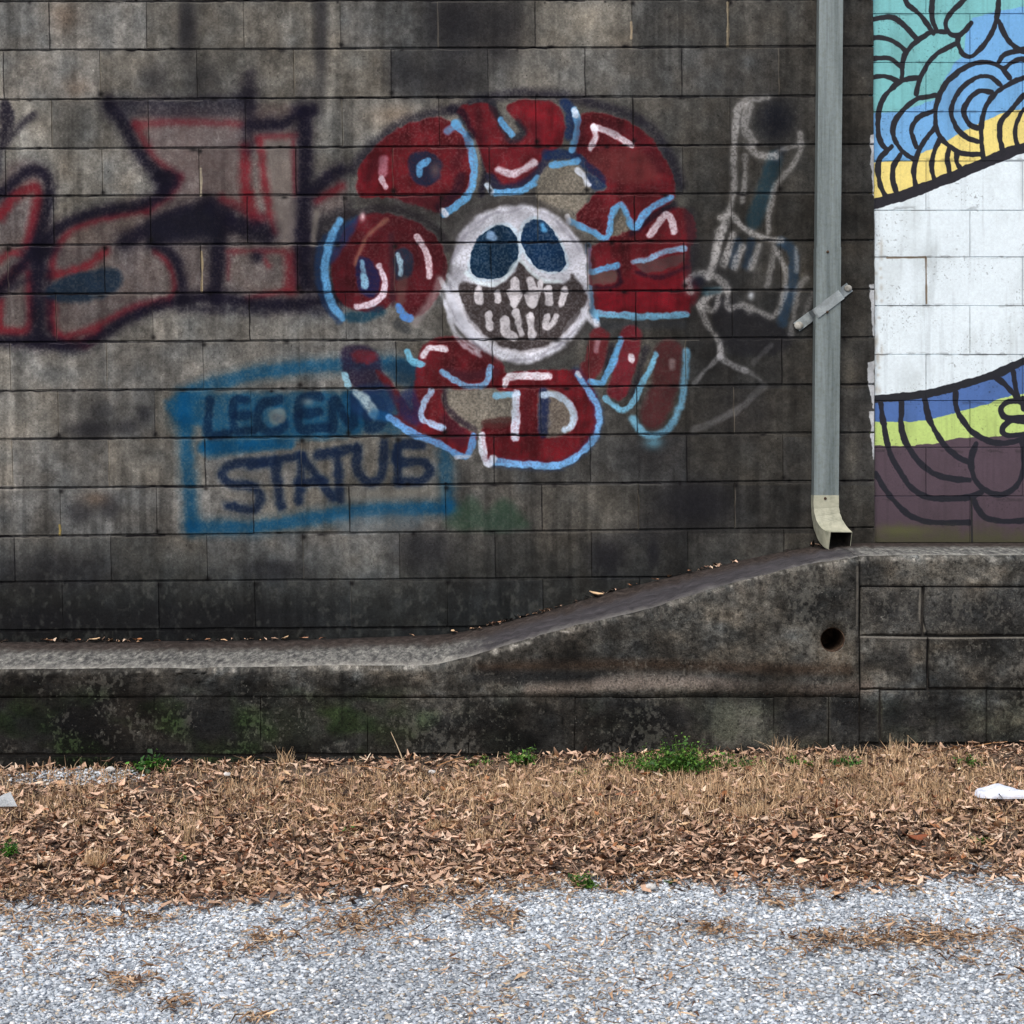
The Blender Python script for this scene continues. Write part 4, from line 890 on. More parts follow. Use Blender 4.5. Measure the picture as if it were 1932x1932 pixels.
child('mortar', box_mesh('mortar', fx(-1015), 4.43, FY+.014, -.01, .0, fz(1313)-.001, P.uv(UF, VF)), [M_mortar], ret)
child('mortar', box_mesh('mortar', XJ+.003, 4.43, FY+.013, -.012, fz(1313)-.0, fz(1106)-.001, P.uv(UF, VF)), [M_mortar], ret)

# ================================================================== DOWNSPOUT
def metal():
    m, t, b = nodes('dull_galvanised_steel')
    g = N(t, 'ShaderNodeNewGeometry'); mp = N(t, 'ShaderNodeMapping'); mp.inputs['Scale'].default_value = (30, 30, 1.2); t.links.new(g.outputs['Position'], mp.inputs['Vector'])
    n1 = N(t, 'ShaderNodeTexNoise', Scale=1.0, Detail=6.0, Roughness=.7); t.links.new(mp.outputs[0], n1.inputs['Vector'])
    cr = N(t, 'ShaderNodeValToRGB'); e = cr.color_ramp.elements; e[0].position = .3; e[0].color = (*lin((88,98,98)), 1); e[1].position = .72; e[1].color = (*lin((146,157,158)), 1)
    n2 = N(t, 'ShaderNodeTexNoise', Scale=60.0, Detail=5.0, Roughness=.8); t.links.new(g.outputs['Position'], n2.inputs['Vector'])
    c2 = N(t, 'ShaderNodeValToRGB'); e2 = c2.color_ramp.elements; e2[0].position = .35; e2[0].color = (.78, .76, .66, 1); e2[1].position = .55; e2[1].color = (1, 1, 1, 1)
    mx = N(t, 'ShaderNodeMix', data_type='RGBA', blend_type='MULTIPLY'); mx.inputs[0].default_value = .8
    t.links.new(n1.outputs['Fac'], cr.inputs[0]); t.links.new(n2.outputs['Fac'], c2.inputs[0]); t.links.new(cr.outputs[0], mx.inputs[6]); t.links.new(c2.outputs[0], mx.inputs[7])
    t.links.new(mx.outputs[2], b.inputs['Base Color']); b.inputs['Metallic'].default_value = .25; b.inputs['Roughness'].default_value = .5
    return m
M_pipe = metal()
M_elbow = noise_mat('worn_painted_elbow', (134,136,118), (164,164,144), (184,182,160), 22, .55, bump=((90, .3),), dist=.002, spec=.4)
M_bolt = noise_mat('pale_bolt_head', (118,116,108), (158,156,148), (190,188,180), 60, .5, bump=((90, .2),), dist=.001)
M_dark = noise_mat('shaded_pipe_inside', (18,16,15), (30,27,24), (52,44,36), 40)  # near-black inner wall colour paints in the shade of the pipe openings
M_strap = noise_mat('dull_zinc_strap', (112,118,118), (136,144,146), (160,168,168), 30, .5, bump=((90, .3),), dist=.001, spec=.4)
ds = empty('downspout', (1.29, -.06, 1.13))
tag(ds, 'galvanised steel rectangular downspout with curved outlet elbow, strapped near the wall corner', 'downspout')
PW, PD = .0485, .036                      # half width / half depth
def sect(w_, d_, k=1.0):
    # rectangular pipe with two shallow flutes on front and sides; (x, y) with y<0 front
    g = .0035*k
    p = [(-w_, d_), (-w_, -d_+.006), (-w_+.006, -d_), (-w_*.66, -d_), (-w_*.56, -d_+g), (-w_*.42, -d_+g), (-w_*.32, -d_),
         (w_*.32, -d_), (w_*.42, -d_+g), (w_*.56, -d_+g), (w_*.66, -d_), (w_-.006, -d_), (w_, -d_+.006), (w_, d_)]
    return p
def sweep(path, name, mats, sc=None, flute=1.0, shell=.0022):
    V, f = [], []
    base = [sect(PW, PD, flute), [(x*(1-shell/PW), y*(1-shell/PD)) for x, y in sect(PW, PD, flute)]]
    m = len(base[0]); n = len(path)
    for layer in (0, 1):
        for i, (pos, T, side) in enumerate(path):
            T = Vector(T).normalized(); side = (Vector(side)-T*Vector(side).dot(T)).normalized(); back = T.cross(side).normalized()
            # back should point to +Y side
            s_ = sc[i] if sc else 1
            for x, y in base[layer]:
                V.append(Vector(pos)+side*x*s_+back*y*s_)
    for layer in (0, 1):
        o = layer*n*m
        for i in range(n-1):
            for k in range(m):
                a = o+i*m+k; b = o+i*m+(k+1) % m
                q = (a, b, b+m, a+m); f.append(q if layer == 0 else q[::-1])
    for i in (0, n-1):
        for k in range(m):
            a = i*m+k; b = i*m+(k+1) % m; f.append((a, b, n*m+b, n*m+a))
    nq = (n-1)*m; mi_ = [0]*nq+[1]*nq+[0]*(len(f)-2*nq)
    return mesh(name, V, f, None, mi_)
def pxc(v): return 1565.5-9.0*(v/900.)     # centre column of the pipe
yp = -.048
sp_ = F/(D+yp)
def ppos(v, y=yp): return Vector(((pxc(v)-966)/sp_, y, EYE-(v-HZ)/sp_))
up_path = []
for v in np.linspace(470, -440, 12): up_path.append((ppos(v), (0, 0, 1), (-1, 0, 0)))
lo_path = []
for v in np.linspace(952, 468, 8): lo_path.append((ppos(v), (0, 0, 1), (-1, 0, 0)))
def tz(p): return [(q, (0.0097, 0, -1), (1, 0, 0)) for q, _, _ in p][::-1]
# build with tangent pointing down so that T x side points to the wall
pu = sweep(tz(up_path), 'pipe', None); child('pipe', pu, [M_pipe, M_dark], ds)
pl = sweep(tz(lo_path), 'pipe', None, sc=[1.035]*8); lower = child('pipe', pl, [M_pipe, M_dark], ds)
el, scs = [], []
p = ppos(934).copy(); n_el = 26; L = 0; ang = 0
for i in range(n_el):
    t = i/(n_el-1); a = R(80)*max(0, (t-.12)/.88)**1.1
    d = Vector((.40*math.sin(a)+.0, -.90*math.sin(a), -math.cos(a))).normalized()
    el.append((p.copy(), d, (1, -.0, -.10*math.sin(a))))
    rib = .022*max(0, math.sin((t-.2)*38)) if .2 < t < .62 else 0
    scs.append(1.05-rib+(.02*t)); p = p+d*.0094
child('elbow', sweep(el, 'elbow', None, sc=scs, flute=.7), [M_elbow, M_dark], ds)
# strap
def strap():
    a = Vector(((1512-966)/468, -.004, EYE-(612-HZ)/468)); b = Vector(((1606-966)/468, -.004, EYE-(541-HZ)/468))
    cx = ppos(577).x; zz = lambda x: a.z+(b.z-a.z)*(x-a.x)/(b.x-a.x)
    yf = yp-PD*1.035-.006
    pts = [(a.x-.008, -.005), (cx-PW*1.06-.004, -.006), (cx-PW*1.06-.002, yf+.004), (cx-PW, yf), (cx+PW, yf), (cx+PW*1.06+.002, yf+.004), (cx+PW*1.06+.004, -.014), (b.x+.008, -.006)]
    V, f = [], []; hw = .0175
    for x, y in pts:
        for dz in (-hw, hw):
            V.append((x-dz*.72, y, zz(x)+dz*.95)); V.append((x-dz*.72, y+.0018, zz(x)+dz*.95))
    for i in range(len(pts)-1):
        o = 4*i; f += [(o, o+4, o+6, o+2), (o+3, o+7, o+5, o+1), (o, o+1, o+5, o+4), (o+2, o+6, o+7, o+3)]
    f += [(0, 2, 3, 1), (4*(len(pts)-1), 4*(len(pts)-1)+1, 4*(len(pts)-1)+3, 4*(len(pts)-1)+2)]
    st = child('strap', mesh('strap', V, f), [M_strap], ds)
    for q, r_ in ((a, .017), (b, .0145)):
        bm = bmesh.new(); bmesh.ops.create_uvsphere(bm, u_segments=12, v_segments=8, radius=r_, matrix=Matrix.Translation((q.x, -.012, q.z))@Matrix.Diagonal((1.1, .35, .95, 1)))
        me = bpy.data.meshes.new('bolt'); bm.to_mesh(me); bm.free(); me.polygons.foreach_set('use_smooth', [True]*len(me.polygons))
        o = link('bolt', me, [M_bolt], st)
        o.matrix_parent_inverse = Matrix.Translation(-Vector(ds.location))
        st_w = Matrix.Translation(ds.location)@st.matrix_parent_inverse
        o.matrix_parent_inverse = st_w.inverted()
strap()
for (u, v) in ((1556, 477), (1560, 590), (1558, 940)):
    bm = bmesh.new(); bmesh.ops.create_uvsphere(bm, u_segments=8, v_segments=6, radius=.006, matrix=Matrix.Translation((ppos(v).x-.004, yp-PD*1.04-(.004 if v == 590 else .001), ppos(v).z)))
    me = bpy.data.meshes.new('screw'); bm.to_mesh(me); bm.free(); child('screw', me, [M_rim], ds)

# ================================================================== GROUND
def gz(X, Y):
    X = np.asarray(X, float); Y = np.asarray(Y, float)
    t = np.maximum(FY-Y, 0); xs = .022*np.clip(X, -4, 4)
    z = np.where(t < 1.35, .331-.149*t, np.where(t < 2.6, .1297-.13*(t-1.35)+.032*(t-1.35)**2, .0172))
    return z+xs*np.clip(1.6-t*.25, 0, 1)
def hsh(x, y): return np.sin(x*12.9898+y*78.233)*43758.5453 % 1
xs = np.concatenate([-np.geomspace(400, 4.2, 18), np.linspace(-4, 4, 161), np.geomspace(4.2, 400, 18)])
ys = np.concatenate([-np.geomspace(400, 4.2, 18), np.linspace(-4, -.5, 90), [-.3, .2, 1, 4, 12, 60, 400]])
XX, YY = np.meshgrid(xs, ys); ZZ = gz(XX, YY)
near = (np.abs(XX) < 4.1) & (YY > -4.1) & (YY < -.55)
ZZ = ZZ+np.where(near, .0*(np.sin(XX*9+YY*4)+np.sin(XX*23-YY*17)*.5), 0)
nx, ny = len(xs), len(ys)
idx = np.arange(nx*ny).reshape(ny, nx)
Fq = np.stack([idx[:-1, :-1], idx[:-1, 1:], idx[1:, 1:], idx[1:, :-1]], -1).reshape(-1, 4)
gme = bulk_mesh('ground', np.stack([XX, YY, ZZ], -1).reshape(-1, 3), Fq, None, True)
def ground_mat():
    m, t, b = nodes('gravel_and_soil'); g = N(t, 'ShaderNodeNewGeometry'); sx = N(t, 'ShaderNodeSeparateXYZ'); t.links.new(g.outputs['Position'], sx.inputs[0])
    vo = N(t, 'ShaderNodeTexVoronoi', Scale=85.0); t.links.new(g.outputs['Position'], vo.inputs['Vector'])
    hs = N(t, 'ShaderNodeSeparateColor'); t.links.new(vo.outputs['Color'], hs.inputs[0])
    cr = N(t, 'ShaderNodeValToRGB'); e = cr.color_ramp.elements; e[0].color = (*lin((112,118,124)), 1); e[1].color = (*lin((165,168,172)), 1); k = e.new(.6); k.color = (*lin((152,160,168)), 1)
    t.links.new(hs.outputs[0], cr.inputs[0])
    no = N(t, 'ShaderNodeTexNoise', Scale=40.0, Detail=8.0); t.links.new(g.outputs['Position'], no.inputs['Vector'])
    c2 = N(t, 'ShaderNodeValToRGB'); e = c2.color_ramp.elements; e[0].position = .3; e[0].color = (*lin((64,54,48)), 1); e[1].position = .7; e[1].color = (*lin((124,106,88)), 1)
    t.links.new(no.outputs['Fac'], c2.inputs[0])
    n3 = N(t, 'ShaderNodeTexNoise', Scale=6.0, Detail=5.0); t.links.new(g.outputs['Position'], n3.inputs['Vector'])
    ad = N(t, 'ShaderNodeMath', operation='MULTIPLY_ADD'); ad.inputs[1].default_value = .3; t.links.new(n3.outputs['Fac'], ad.inputs[0]); t.links.new(sx.outputs['Y'], ad.inputs[2])
    mr = N(t, 'ShaderNodeMapRange'); mr.inputs['From Min'].default_value = -1.82; mr.inputs['From Max'].default_value = -1.70; t.links.new(ad.outputs[0], mr.inputs['Value'])
    mx = N(t, 'ShaderNodeMix', data_type='RGBA'); t.links.new(mr.outputs[0], mx.inputs[0]); t.links.new(cr.outputs[0], mx.inputs[6]); t.links.new(c2.outputs[0], mx.inputs[7])
    t.links.new(mx.outputs[2], b.inputs['Base Color']); b.inputs['Roughness'].default_value = .95
    bu = N(t, 'ShaderNodeBump', Strength=.8, Distance=.01); t.links.new(vo.outputs['Distance'], bu.inputs['Height']); bu.invert = True; t.links.new(bu.outputs[0], b.inputs['Normal'])
    return m
go = link('ground', gme, [ground_mat()]); tag(go, 'gravel lot rising to a leaf strewn strip of dry soil', kind='structure')

# ---- noise lookup for scattering masks
NR = np.random.default_rng(77); NT = [NR.random((64, 64)) for _ in range(3)]
def n2(x, y, k=0, sc=1.0):
    x = np.asarray(x)*sc+100; y = np.asarray(y)*sc+100; ix = np.floor(x).astype(int); iy = np.floor(y).astype(int); fx_ = x-ix; fy = y-iy
    fx_ = fx_*fx_*(3-2*fx_); fy = fy*fy*(3-2*fy); T = NT[k]; a = T[iy % 64, ix % 64]; b = T[iy % 64, (ix+1) % 64]; c = T[(iy+1) % 64, ix % 64]; d = T[(iy+1) % 64, (ix+1) % 64]
    return (a*(1-fx_)+b*fx_)*(1-fy)+(c*(1-fx_)+d*fx_)*fy
def edgeY(x): return -1.90+.07*(n2(x, 0*x, 0, 3)-.5)*2+.05*(n2(x, 0*x+5, 1, 9)-.5)*2   # leaf strip / gravel edge
def pick(n, pal, wts, rng, jit=.16):
    i = rng.choice(len(pal), n, p=np.array(wts)/sum(wts)); c = lin(np.array(pal)[i]); return np.clip(c*(1+rng.normal(0, jit, (n, 1))), .004, .85)
def rotm(n, rng, tilt):
    a = rng.uniform(0, 2*np.pi, n); tx = rng.normal(0, tilt, n); ty = rng.normal(0, tilt, n)
    ca, sa = np.cos(a), np.sin(a); cx, sx = np.cos(tx), np.sin(tx); cy, sy = np.cos(ty), np.sin(ty)
    Rz = np.zeros((n, 3, 3)); Rz[:, 0, 0] = ca; Rz[:, 0, 1] = -sa; Rz[:, 1, 0] = sa; Rz[:, 1, 1] = ca; Rz[:, 2, 2] = 1
    Rx = np.zeros((n, 3, 3)); Rx[:, 0, 0] = 1; Rx[:, 1, 1] = cx; Rx[:, 1, 2] = -sx; Rx[:, 2, 1] = sx; Rx[:, 2, 2] = cx
    Ry = np.zeros((n, 3, 3)); Ry[:, 1, 1] = 1; Ry[:, 0, 0] = cy; Ry[:, 0, 2] = sy; Ry[:, 2, 0] = -sy; Ry[:, 2, 2] = cy
    return Rx@Ry@Rz

# ---- gravel stones
def gravel(n, rng, x0, x1, y0, y1, patch=None, smin=.0034, smax=.0095):
    x = rng.uniform(x0, x1, n); y = rng.uniform(y0, y1, n); k = (y < edgeY(x)+.04+rng.exponential(.05, n)) if patch is None else ((x-patch[0])/patch[2])**2+((y-patch[1])/patch[3])**2 < rng.uniform(.4, 1.2, n); x, y = x[k], y[k]; n = len(x)
    s = smin+(smax-smin)*rng.random(n)**2.6
    t_ = (1+5**.5)/2
    ico = np.array([(-1,t_,0),(1,t_,0),(-1,-t_,0),(1,-t_,0),(0,-1,t_),(0,1,t_),(0,-1,-t_),(0,1,-t_),(t_,0,-1),(t_,0,1),(-t_,0,-1),(-t_,0,1)])/1.9
    fc = np.array([(0,11,5),(0,5,1),(0,1,7),(0,7,10),(0,10,11),(1,5,9),(5,11,4),(11,10,2),(10,7,6),(7,1,8),(3,9,4),(3,4,2),(3,2,6),(3,6,8),(3,8,9),(4,9,5),(2,4,11),(6,2,10),(8,6,7),(9,8,1)])
    sh = ico[None]*(1+rng.uniform(-.28, .28, (n, 12, 1)))*np.stack([rng.uniform(.8, 1.5, n), rng.uniform(.6, 1.05, n), rng.uniform(.28, .6, n)], -1)[:, None]
    V = np.einsum('nij,nkj->nki', rotm(n, rng, .28), sh)*s[:, None, None]
    V += np.stack([x, y, gz(x, y)+s*.30], -1)[:, None]
    Fc = (fc[None]+12*np.arange(n)[:, None, None]).reshape(-1, 3)
    c = pick(n, [(170,178,185),(190,197,203),(150,158,166),(208,214,219),(235,236,234),(108,113,121),(186,176,160),(160,142,122)], [26,26,18,13,5,5,7,5], rng)
    br = n2(x, y, 2, 2.2); c = c*(.86+.3*br[:, None])
    return V.reshape(-1, 3), Fc, np.repeat(c, 20, 0)
V, Fc, C = gravel(98000, np.random.default_rng(1), -2.15, 2.15, -3.05, -1.75)
V2, F2, C2 = gravel(9000, np.random.default_rng(2), -3.8, 3.8, -3.9, -1.75, None, .006, .013)
V3, F3, C3 = gravel(1500, np.random.default_rng(3), -2, -1.3, FY-.28, FY-.01, (-1.62, FY-.13, .27, .11))
V2 = np.vstack([V2, V3+np.array([0, 0, .006])]); F2 = np.vstack([F2, F3+len(V2)-len(V3)]); C2 = np.vstack([C2, C3])
go = link('gravel', bulk_mesh('gravel', np.vstack([V, V2]), np.vstack([Fc, F2+len(V)]), np.vstack([C, C2])), [M_stone]); tag(go, 'loose grey crushed stone gravel covering the lot', 'gravel', kind='stuff')

# ---- leaves
LPAL = [(206,174,150),(184,153,130),(156,127,106),(110,87,74),(56,44,38),(222,197,173),(186,150,117),(150,100,74)]
LW = [21,21,16,13,12,11,6,2]
def leaf_shapes(n, rng):
    """6-vertex folded, curled leaf: 4 quads"""
    Lh = rng.uniform(.009, .029, n)*1.05; Wd = Lh*rng.uniform(.16, .46, n); cu = rng.normal(0, .35, n)*Lh; fo = rng.uniform(.1, .8, n)*Wd
    P_ = np.zeros((n, 9, 3))
    for i, (u, wv) in enumerate([(-1, .12), (0, 1), (1, .10)]):
        for j, s_ in enumerate((-1, 0, 1)):
            P_[:, 3*i+j, 0] = u*Lh; P_[:, 3*i+j, 1] = s_*wv*Wd*(1+.3*rng.normal(0, 1, n)*(i == 1)); P_[:, 3*i+j, 2] = (u*u)*cu*1.3+abs(s_)*fo*wv+rng.normal(0, .08, n)*Lh
    return P_
LF = np.array([(0,3,4,1),(1,4,5,2),(3,6,7,4),(4,7,8,5)])
def leaf_litter():
    rng = np.random.default_rng(4); n = 47000
    x = rng.uniform(-3.2, 3.2, n); y = rng.uniform(-2.35, FY-.01, n)
    t = FY-y; xr = np.clip((x+1.1)/1.6, 0, 1); gb = np.exp(-((t-.45)/.26)**2)*xr
    dens = np.clip(.25+.9*(t-.1), .22, 1.0)*(y > edgeY(x)-rng.exponential(.035, n))
    dens = dens*np.where((t < .42), .45+.9*n2(x, y, 0, 5), .65+.6*n2(x, y, 1, 4))
    dens = np.where(t < .08, .7, dens)*(1-.45*gb)*np.where(((x+1.62)/.26)**2+((t-.13)/.11)**2 < 1, .12, 1)
    k = rng.random(n) < dens; x, y = x[k], y[k]; n = len(x)
    P_ = leaf_shapes(n, rng); P_ = np.einsum('nij,nkj->nki', rotm(n, rng, .26), P_)
    P_ += np.stack([x, y, gz(x, y)+rng.uniform(.003, .024, n)], -1)[:, None]
    c = pick(n, LPAL, LW, rng, .14); return P_.reshape(-1, 3), (LF[None]+9*np.arange(n)[:, None, None]).reshape(-1, 4), np.repeat(c, 4, 0)
def crumbs():
    rng = np.random.default_rng(14); n = 15000; x = rng.uniform(-2.6, 2.6, n); y = rng.uniform(-2.1, FY-.01, n); k = y > edgeY(x)-rng.exponential(.03, n); x, y = x[k], y[k]; n = len(x)
    P_ = leaf_shapes(n, rng)*np.array([.5, .6, .5]); P_ = np.einsum('nij,nkj->nki', rotm(n, rng, .3), P_); P_ += np.stack([x, y, gz(x, y)+rng.uniform(.002, .022, n)], -1)[:, None]
    c = pick(n, LPAL, LW, rng, .14); return P_.reshape(-1, 3), (LF[None]+9*np.arange(n)[:, None, None]).reshape(-1, 4), np.repeat(c, 4, 0)
V, Fc, C = leaf_litter(); V2, F2, C2 = crumbs()
Fc = np.vstack([Fc, F2+len(V)]); V = np.vstack([V, V2]); C = np.vstack([C, C2])
o = link('leaf_litter', bulk_mesh('leaf_litter', V, Fc, C), [M_leaf]); tag(o, 'carpet of small dry brown leaves between wall and gravel', 'leaf litter', kind='stuff')
# ---- straw and small debris lying in patches on the gravel
def debris():
    rng = np.random.default_rng(8); n = 26000; x = rng.uniform(-3, 3, n); y = rng.uniform(-3.1, -1.8, n)
    m = n2(x*.55, y*1.6, 1, 4.2)*.6+n2(x, y*2, 2, 9)*.4
    px_ = [(1690,1810,.30,.035),(1745,1705,.16,.02),(1480,1752,.08,.02),(660,1770,.16,.025),(230,1845,.09,.02),(500,1790,.09,.02),(220,1765,.2,.02),(935,1765,.1,.03),(325,1880,.05,.015),(1360,1790,.1,.02),(480,1905,.05,.01)]
    k = (m > .55) & (rng.random(n) < .26)
    for (u, v, rx, ry) in px_:
        dist = 1.45*F/(v-HZ); X = (u-966)/F*dist; Y = dist-D; Y = -(D-dist)
        k |= (((x-X)/rx)**2+((y-Y)/(ry*3))**2 < 1) & (rng.random(n) < .8)
    k |= (y > -2.12) & (rng.random(n) < np.clip((y+2.12)*2.6, 0, .5)) & (m > .42)
    x, y = x[k], y[k]; ex, ey = [x], [y]
    for (u, v, rx, ry) in px_+[(1600,1720,.2,.03),(1850,1800,.22,.04),(60,1730,.2,.03),(400,1725,.25,.03),(1000,1720,.2,.03),(1250,1712,.2,.02),(760,1740,.2,.03)]:
        dist = 1.45*F/(v-HZ); m_ = int(210*rx/.2*(1.3 if ry > .024 else .8)); cx_ = rng.normal(0, rx*.6, 9); cy_ = rng.normal(0, ry*2.2, 9); q_ = rng.integers(0, 9, m_); ex.append((u-966)/F*dist+cx_[q_]+rng.normal(0, rx*.22, m_)); ey.append(-(D-dist)+cy_[q_]+rng.normal(0, ry*.9, m_))
    x, y = np.concatenate(ex), np.concatenate(ey); n = len(x)
    P_ = leaf_shapes(n, rng)*np.array([.75, .45, .5]); P_ = np.einsum('nij,nkj->nki', rotm(n, rng, .25), P_); P_ += np.stack([x, y, gz(x, y)+rng.uniform(.011, .022, n)], -1)[:, None]
    c = pick(n, [(186,156,126),(164,134,106),(136,108,84),(98,74,58),(202,174,142)], [3,4,3,2,2], rng); return P_.reshape(-1, 3), (LF[None]+9*np.arange(n)[:, None, None]).reshape(-1, 4), np.repeat(c, 4, 0)
V, Fc, C = debris()
o = link('straw_debris', bulk_mesh('straw_debris', V, Fc, C), [M_straw]); tag(o, 'patches of tan straw and leaf scraps lying on the gravel', 'debris', kind='stuff')
# ---- dry grass
def blades(x, y, h, rng, lean=.5, wd=.0016, pal=None, wts=None, z=None):
    n = len(x); a = rng.uniform(0, 2*np.pi, n); l = h*np.abs(rng.normal(0, lean, n)); b = rng.uniform(0, np.pi, n)
    z0 = gz(x, y) if z is None else z; P_ = np.zeros((n, 6, 3))
    for i, (t, w_) in enumerate([(0, 1), (.55, .8), (1, .15)]):
        for j, s_ in enumerate((-1, 1)):
            P_[:, 2*i+j, 0] = x+np.cos(a)*l*t**1.7+np.cos(b)*wd*w_*s_; P_[:, 2*i+j, 1] = y+np.sin(a)*l*t**1.7+np.sin(b)*wd*w_*s_; P_[:, 2*i+j, 2] = z0-.002+h*t*(1-.3*np.minimum(1, l/h)*t)
    Fc = (np.array([(0,1,3,2),(2,3,5,4)])[None]+6*np.arange(n)[:, None, None]).reshape(-1, 4)
    c = pick(n, pal, wts, rng, .14); return P_.reshape(-1, 3), Fc, np.repeat(c, 2, 0)
SP = [(204,173,137),(184,153,120),(156,128,100),(218,191,155),(134,118,86)]
def dry_grass():
    rng = np.random.default_rng(5); n = 150000; x = rng.uniform(-3.2, 3.2, n); y = rng.uniform(-1.86, FY-.03, n); t = FY-y
    m = n2(x, y*1.5, 2, 3.2)*.55+n2(x, y, 0, 8)*.45
    xr = np.clip((x+1.1)/1.6, 0, 1)                    # more grass toward the right
    band = np.exp(-((t-.42-.10*n2(x, y, 1, 2))/.30)**2)
    k = rng.random(n) < np.clip(band*(.34+.66*xr)*np.clip((m-.24)*4, 0, 1)+.07*(m > .55), 0, 1)
    x, y = x[k], y[k]; n = len(x); h = rng.uniform(.020, .052, n)*(1+.6*(rng.random(n) < .07))
    return blades(x, y, h, rng, .8, .0017, SP, [6,6,4,4,1])
V, Fc, C = dry_grass()
o = link('dry_grass', bulk_mesh('dry_grass', V, Fc, C), [M_straw]); tag(o, 'short dead tan grass growing through the leaf strip, thickest on the right', 'grass', kind='stuff')

# ---- point on the ground seen at (u, v)
def gpt(u, v):
    lo_, hi = 4.0, D+FY
    for _ in range(50):
        d = (lo_+hi)/2; z = float(gz((u-966)/F*d, -D+d)); pv = HZ+(EYE-z)*F/d
        if pv > v: lo_ = d
        else: hi = d
    d = (lo_+hi)/2; X = (u-966)/F*d; Y = min(-D+d, FY-.02); return X, Y, float(gz(X, Y))
# ---- distinct tufts of dry grass
def tuft(u, v, r, h, n, label, seed, lean=.45, pal=SP, group=None):
    X, Y, Zz = gpt(u, v); rng = np.random.default_rng(seed); a = rng.uniform(0, 6.28, n); q = r*np.sqrt(rng.random(n))
    x = q*np.cos(a); y = np.minimum(q*np.sin(a)*.6, FY-.01-Y)
    V, Fc, C = blades(x, y, h*rng.uniform(.4, 1, n), rng, lean, .0012, pal, [5,5,2,5,1], z=0)
    o = link('grass_tuft', bulk_mesh('grass_tuft', V, Fc, C), [M_straw]); o.location = (X, Y, Zz); tag(o, label, 'grass tuft', group)
tuft(180,1642,.040,.085,240,'pale straw grass tuft standing in the leaves at lower left of the strip',1,.4)
tuft(355,1595,.022,.120,60,'thin tall dry grass tuft among leaves left of the middle',2,.3)
tuft(540,1440,.03,.09,40,'wispy dry grass blades against the wall foot under the blue lettering',3,.5)
tuft(905,1590,.05,.07,150,'pale arching dry grass tuft in the middle of the leaf strip',4,.8)
tuft(1410,1545,.05,.08,180,'dense dry grass tuft below and right of the big green weed',5,.6)
tuft(1480,1430,.05,.10,70,'straggly dry stalks at the wall foot right of the green weed',6,.6)
tuft(1690,1430,.04,.085,50,'sparse dry stalks at the wall foot near the right edge',7,.6)
tuft(835,1565,.06,.055,240,'wide low mat of blond grass just left of the strip centre',8,.7)
tuft(150,1560,.03,.06,60,'small dry tuft above the pale straw tuft at left',9,.5)
# single curved dry stem leaning on the wall foot
def stem(pts, r, mat, name, label, cat, col=None):
    c = catmull(pts, n=5); V, f = [], []
    for i, p in enumerate(c):
        rr = r*(1-.6*i/len(c))
        for k in range(5):
            a = k*2*math.pi/5; V.append((p[0]+rr*math.cos(a), p[1]+rr*math.sin(a)*.7, p[2]+rr*math.sin(a)*.5))
    for i in range(len(c)-1):
        for k in range(5): f.append((i*5+k, i*5+(k+1) % 5, (i+1)*5+(k+1) % 5, (i+1)*5+k))
    V = np.array(V); o0 = V[0].copy(); V = V-o0
    me = bulk_mesh(name, V, np.array(f), np.tile(lin(col), (len(f), 1)), True); o = link(name, me, [M_straw]); o.location = o0; tag(o, label, cat); return o
X, Y, Zz = gpt(762, 1440)
stem([(X, Y, Zz), (X-.02, Y+.01, Zz+.05), (X-.05, Y+.02, Zz+.115)], .0028, None, 'dry_stem', 'pale curved dry stem leaning toward the wall below the skull graffiti', 'stem', (196,176,146))
X, Y, Zz = gpt(1690, 1410)
for (u, v, du, dv, lab) in [(1870,1418,60,-4,'long straw coloured stick lying along the wall foot at far right'),(700,1463,-60,-3,'thin tan twig lying in leaves below the blue tag'),(1590,1556,60,-2,'reddish brown twig lying on the leaves right of centre'),(430,1560,-22,-22,'short dark forked twig on the left part of the leaf strip'),(850,1455,50,-12,'brown twig pointing up to the right near the small weeds')]:
    X, Y, Zz = gpt(u-du/2, v); X2, Y2, Z2 = gpt(u+du/2, v+dv)
    stem([(X, Y, Zz+.02), ((X+X2)/2, (Y+Y2)/2, (Zz+Z2)/2+.028), (X2, Y2, Z2+.03)], .004, None, 'twig', lab, 'twig', (150,112,78) if 'dark' not in lab else (60,42,34))

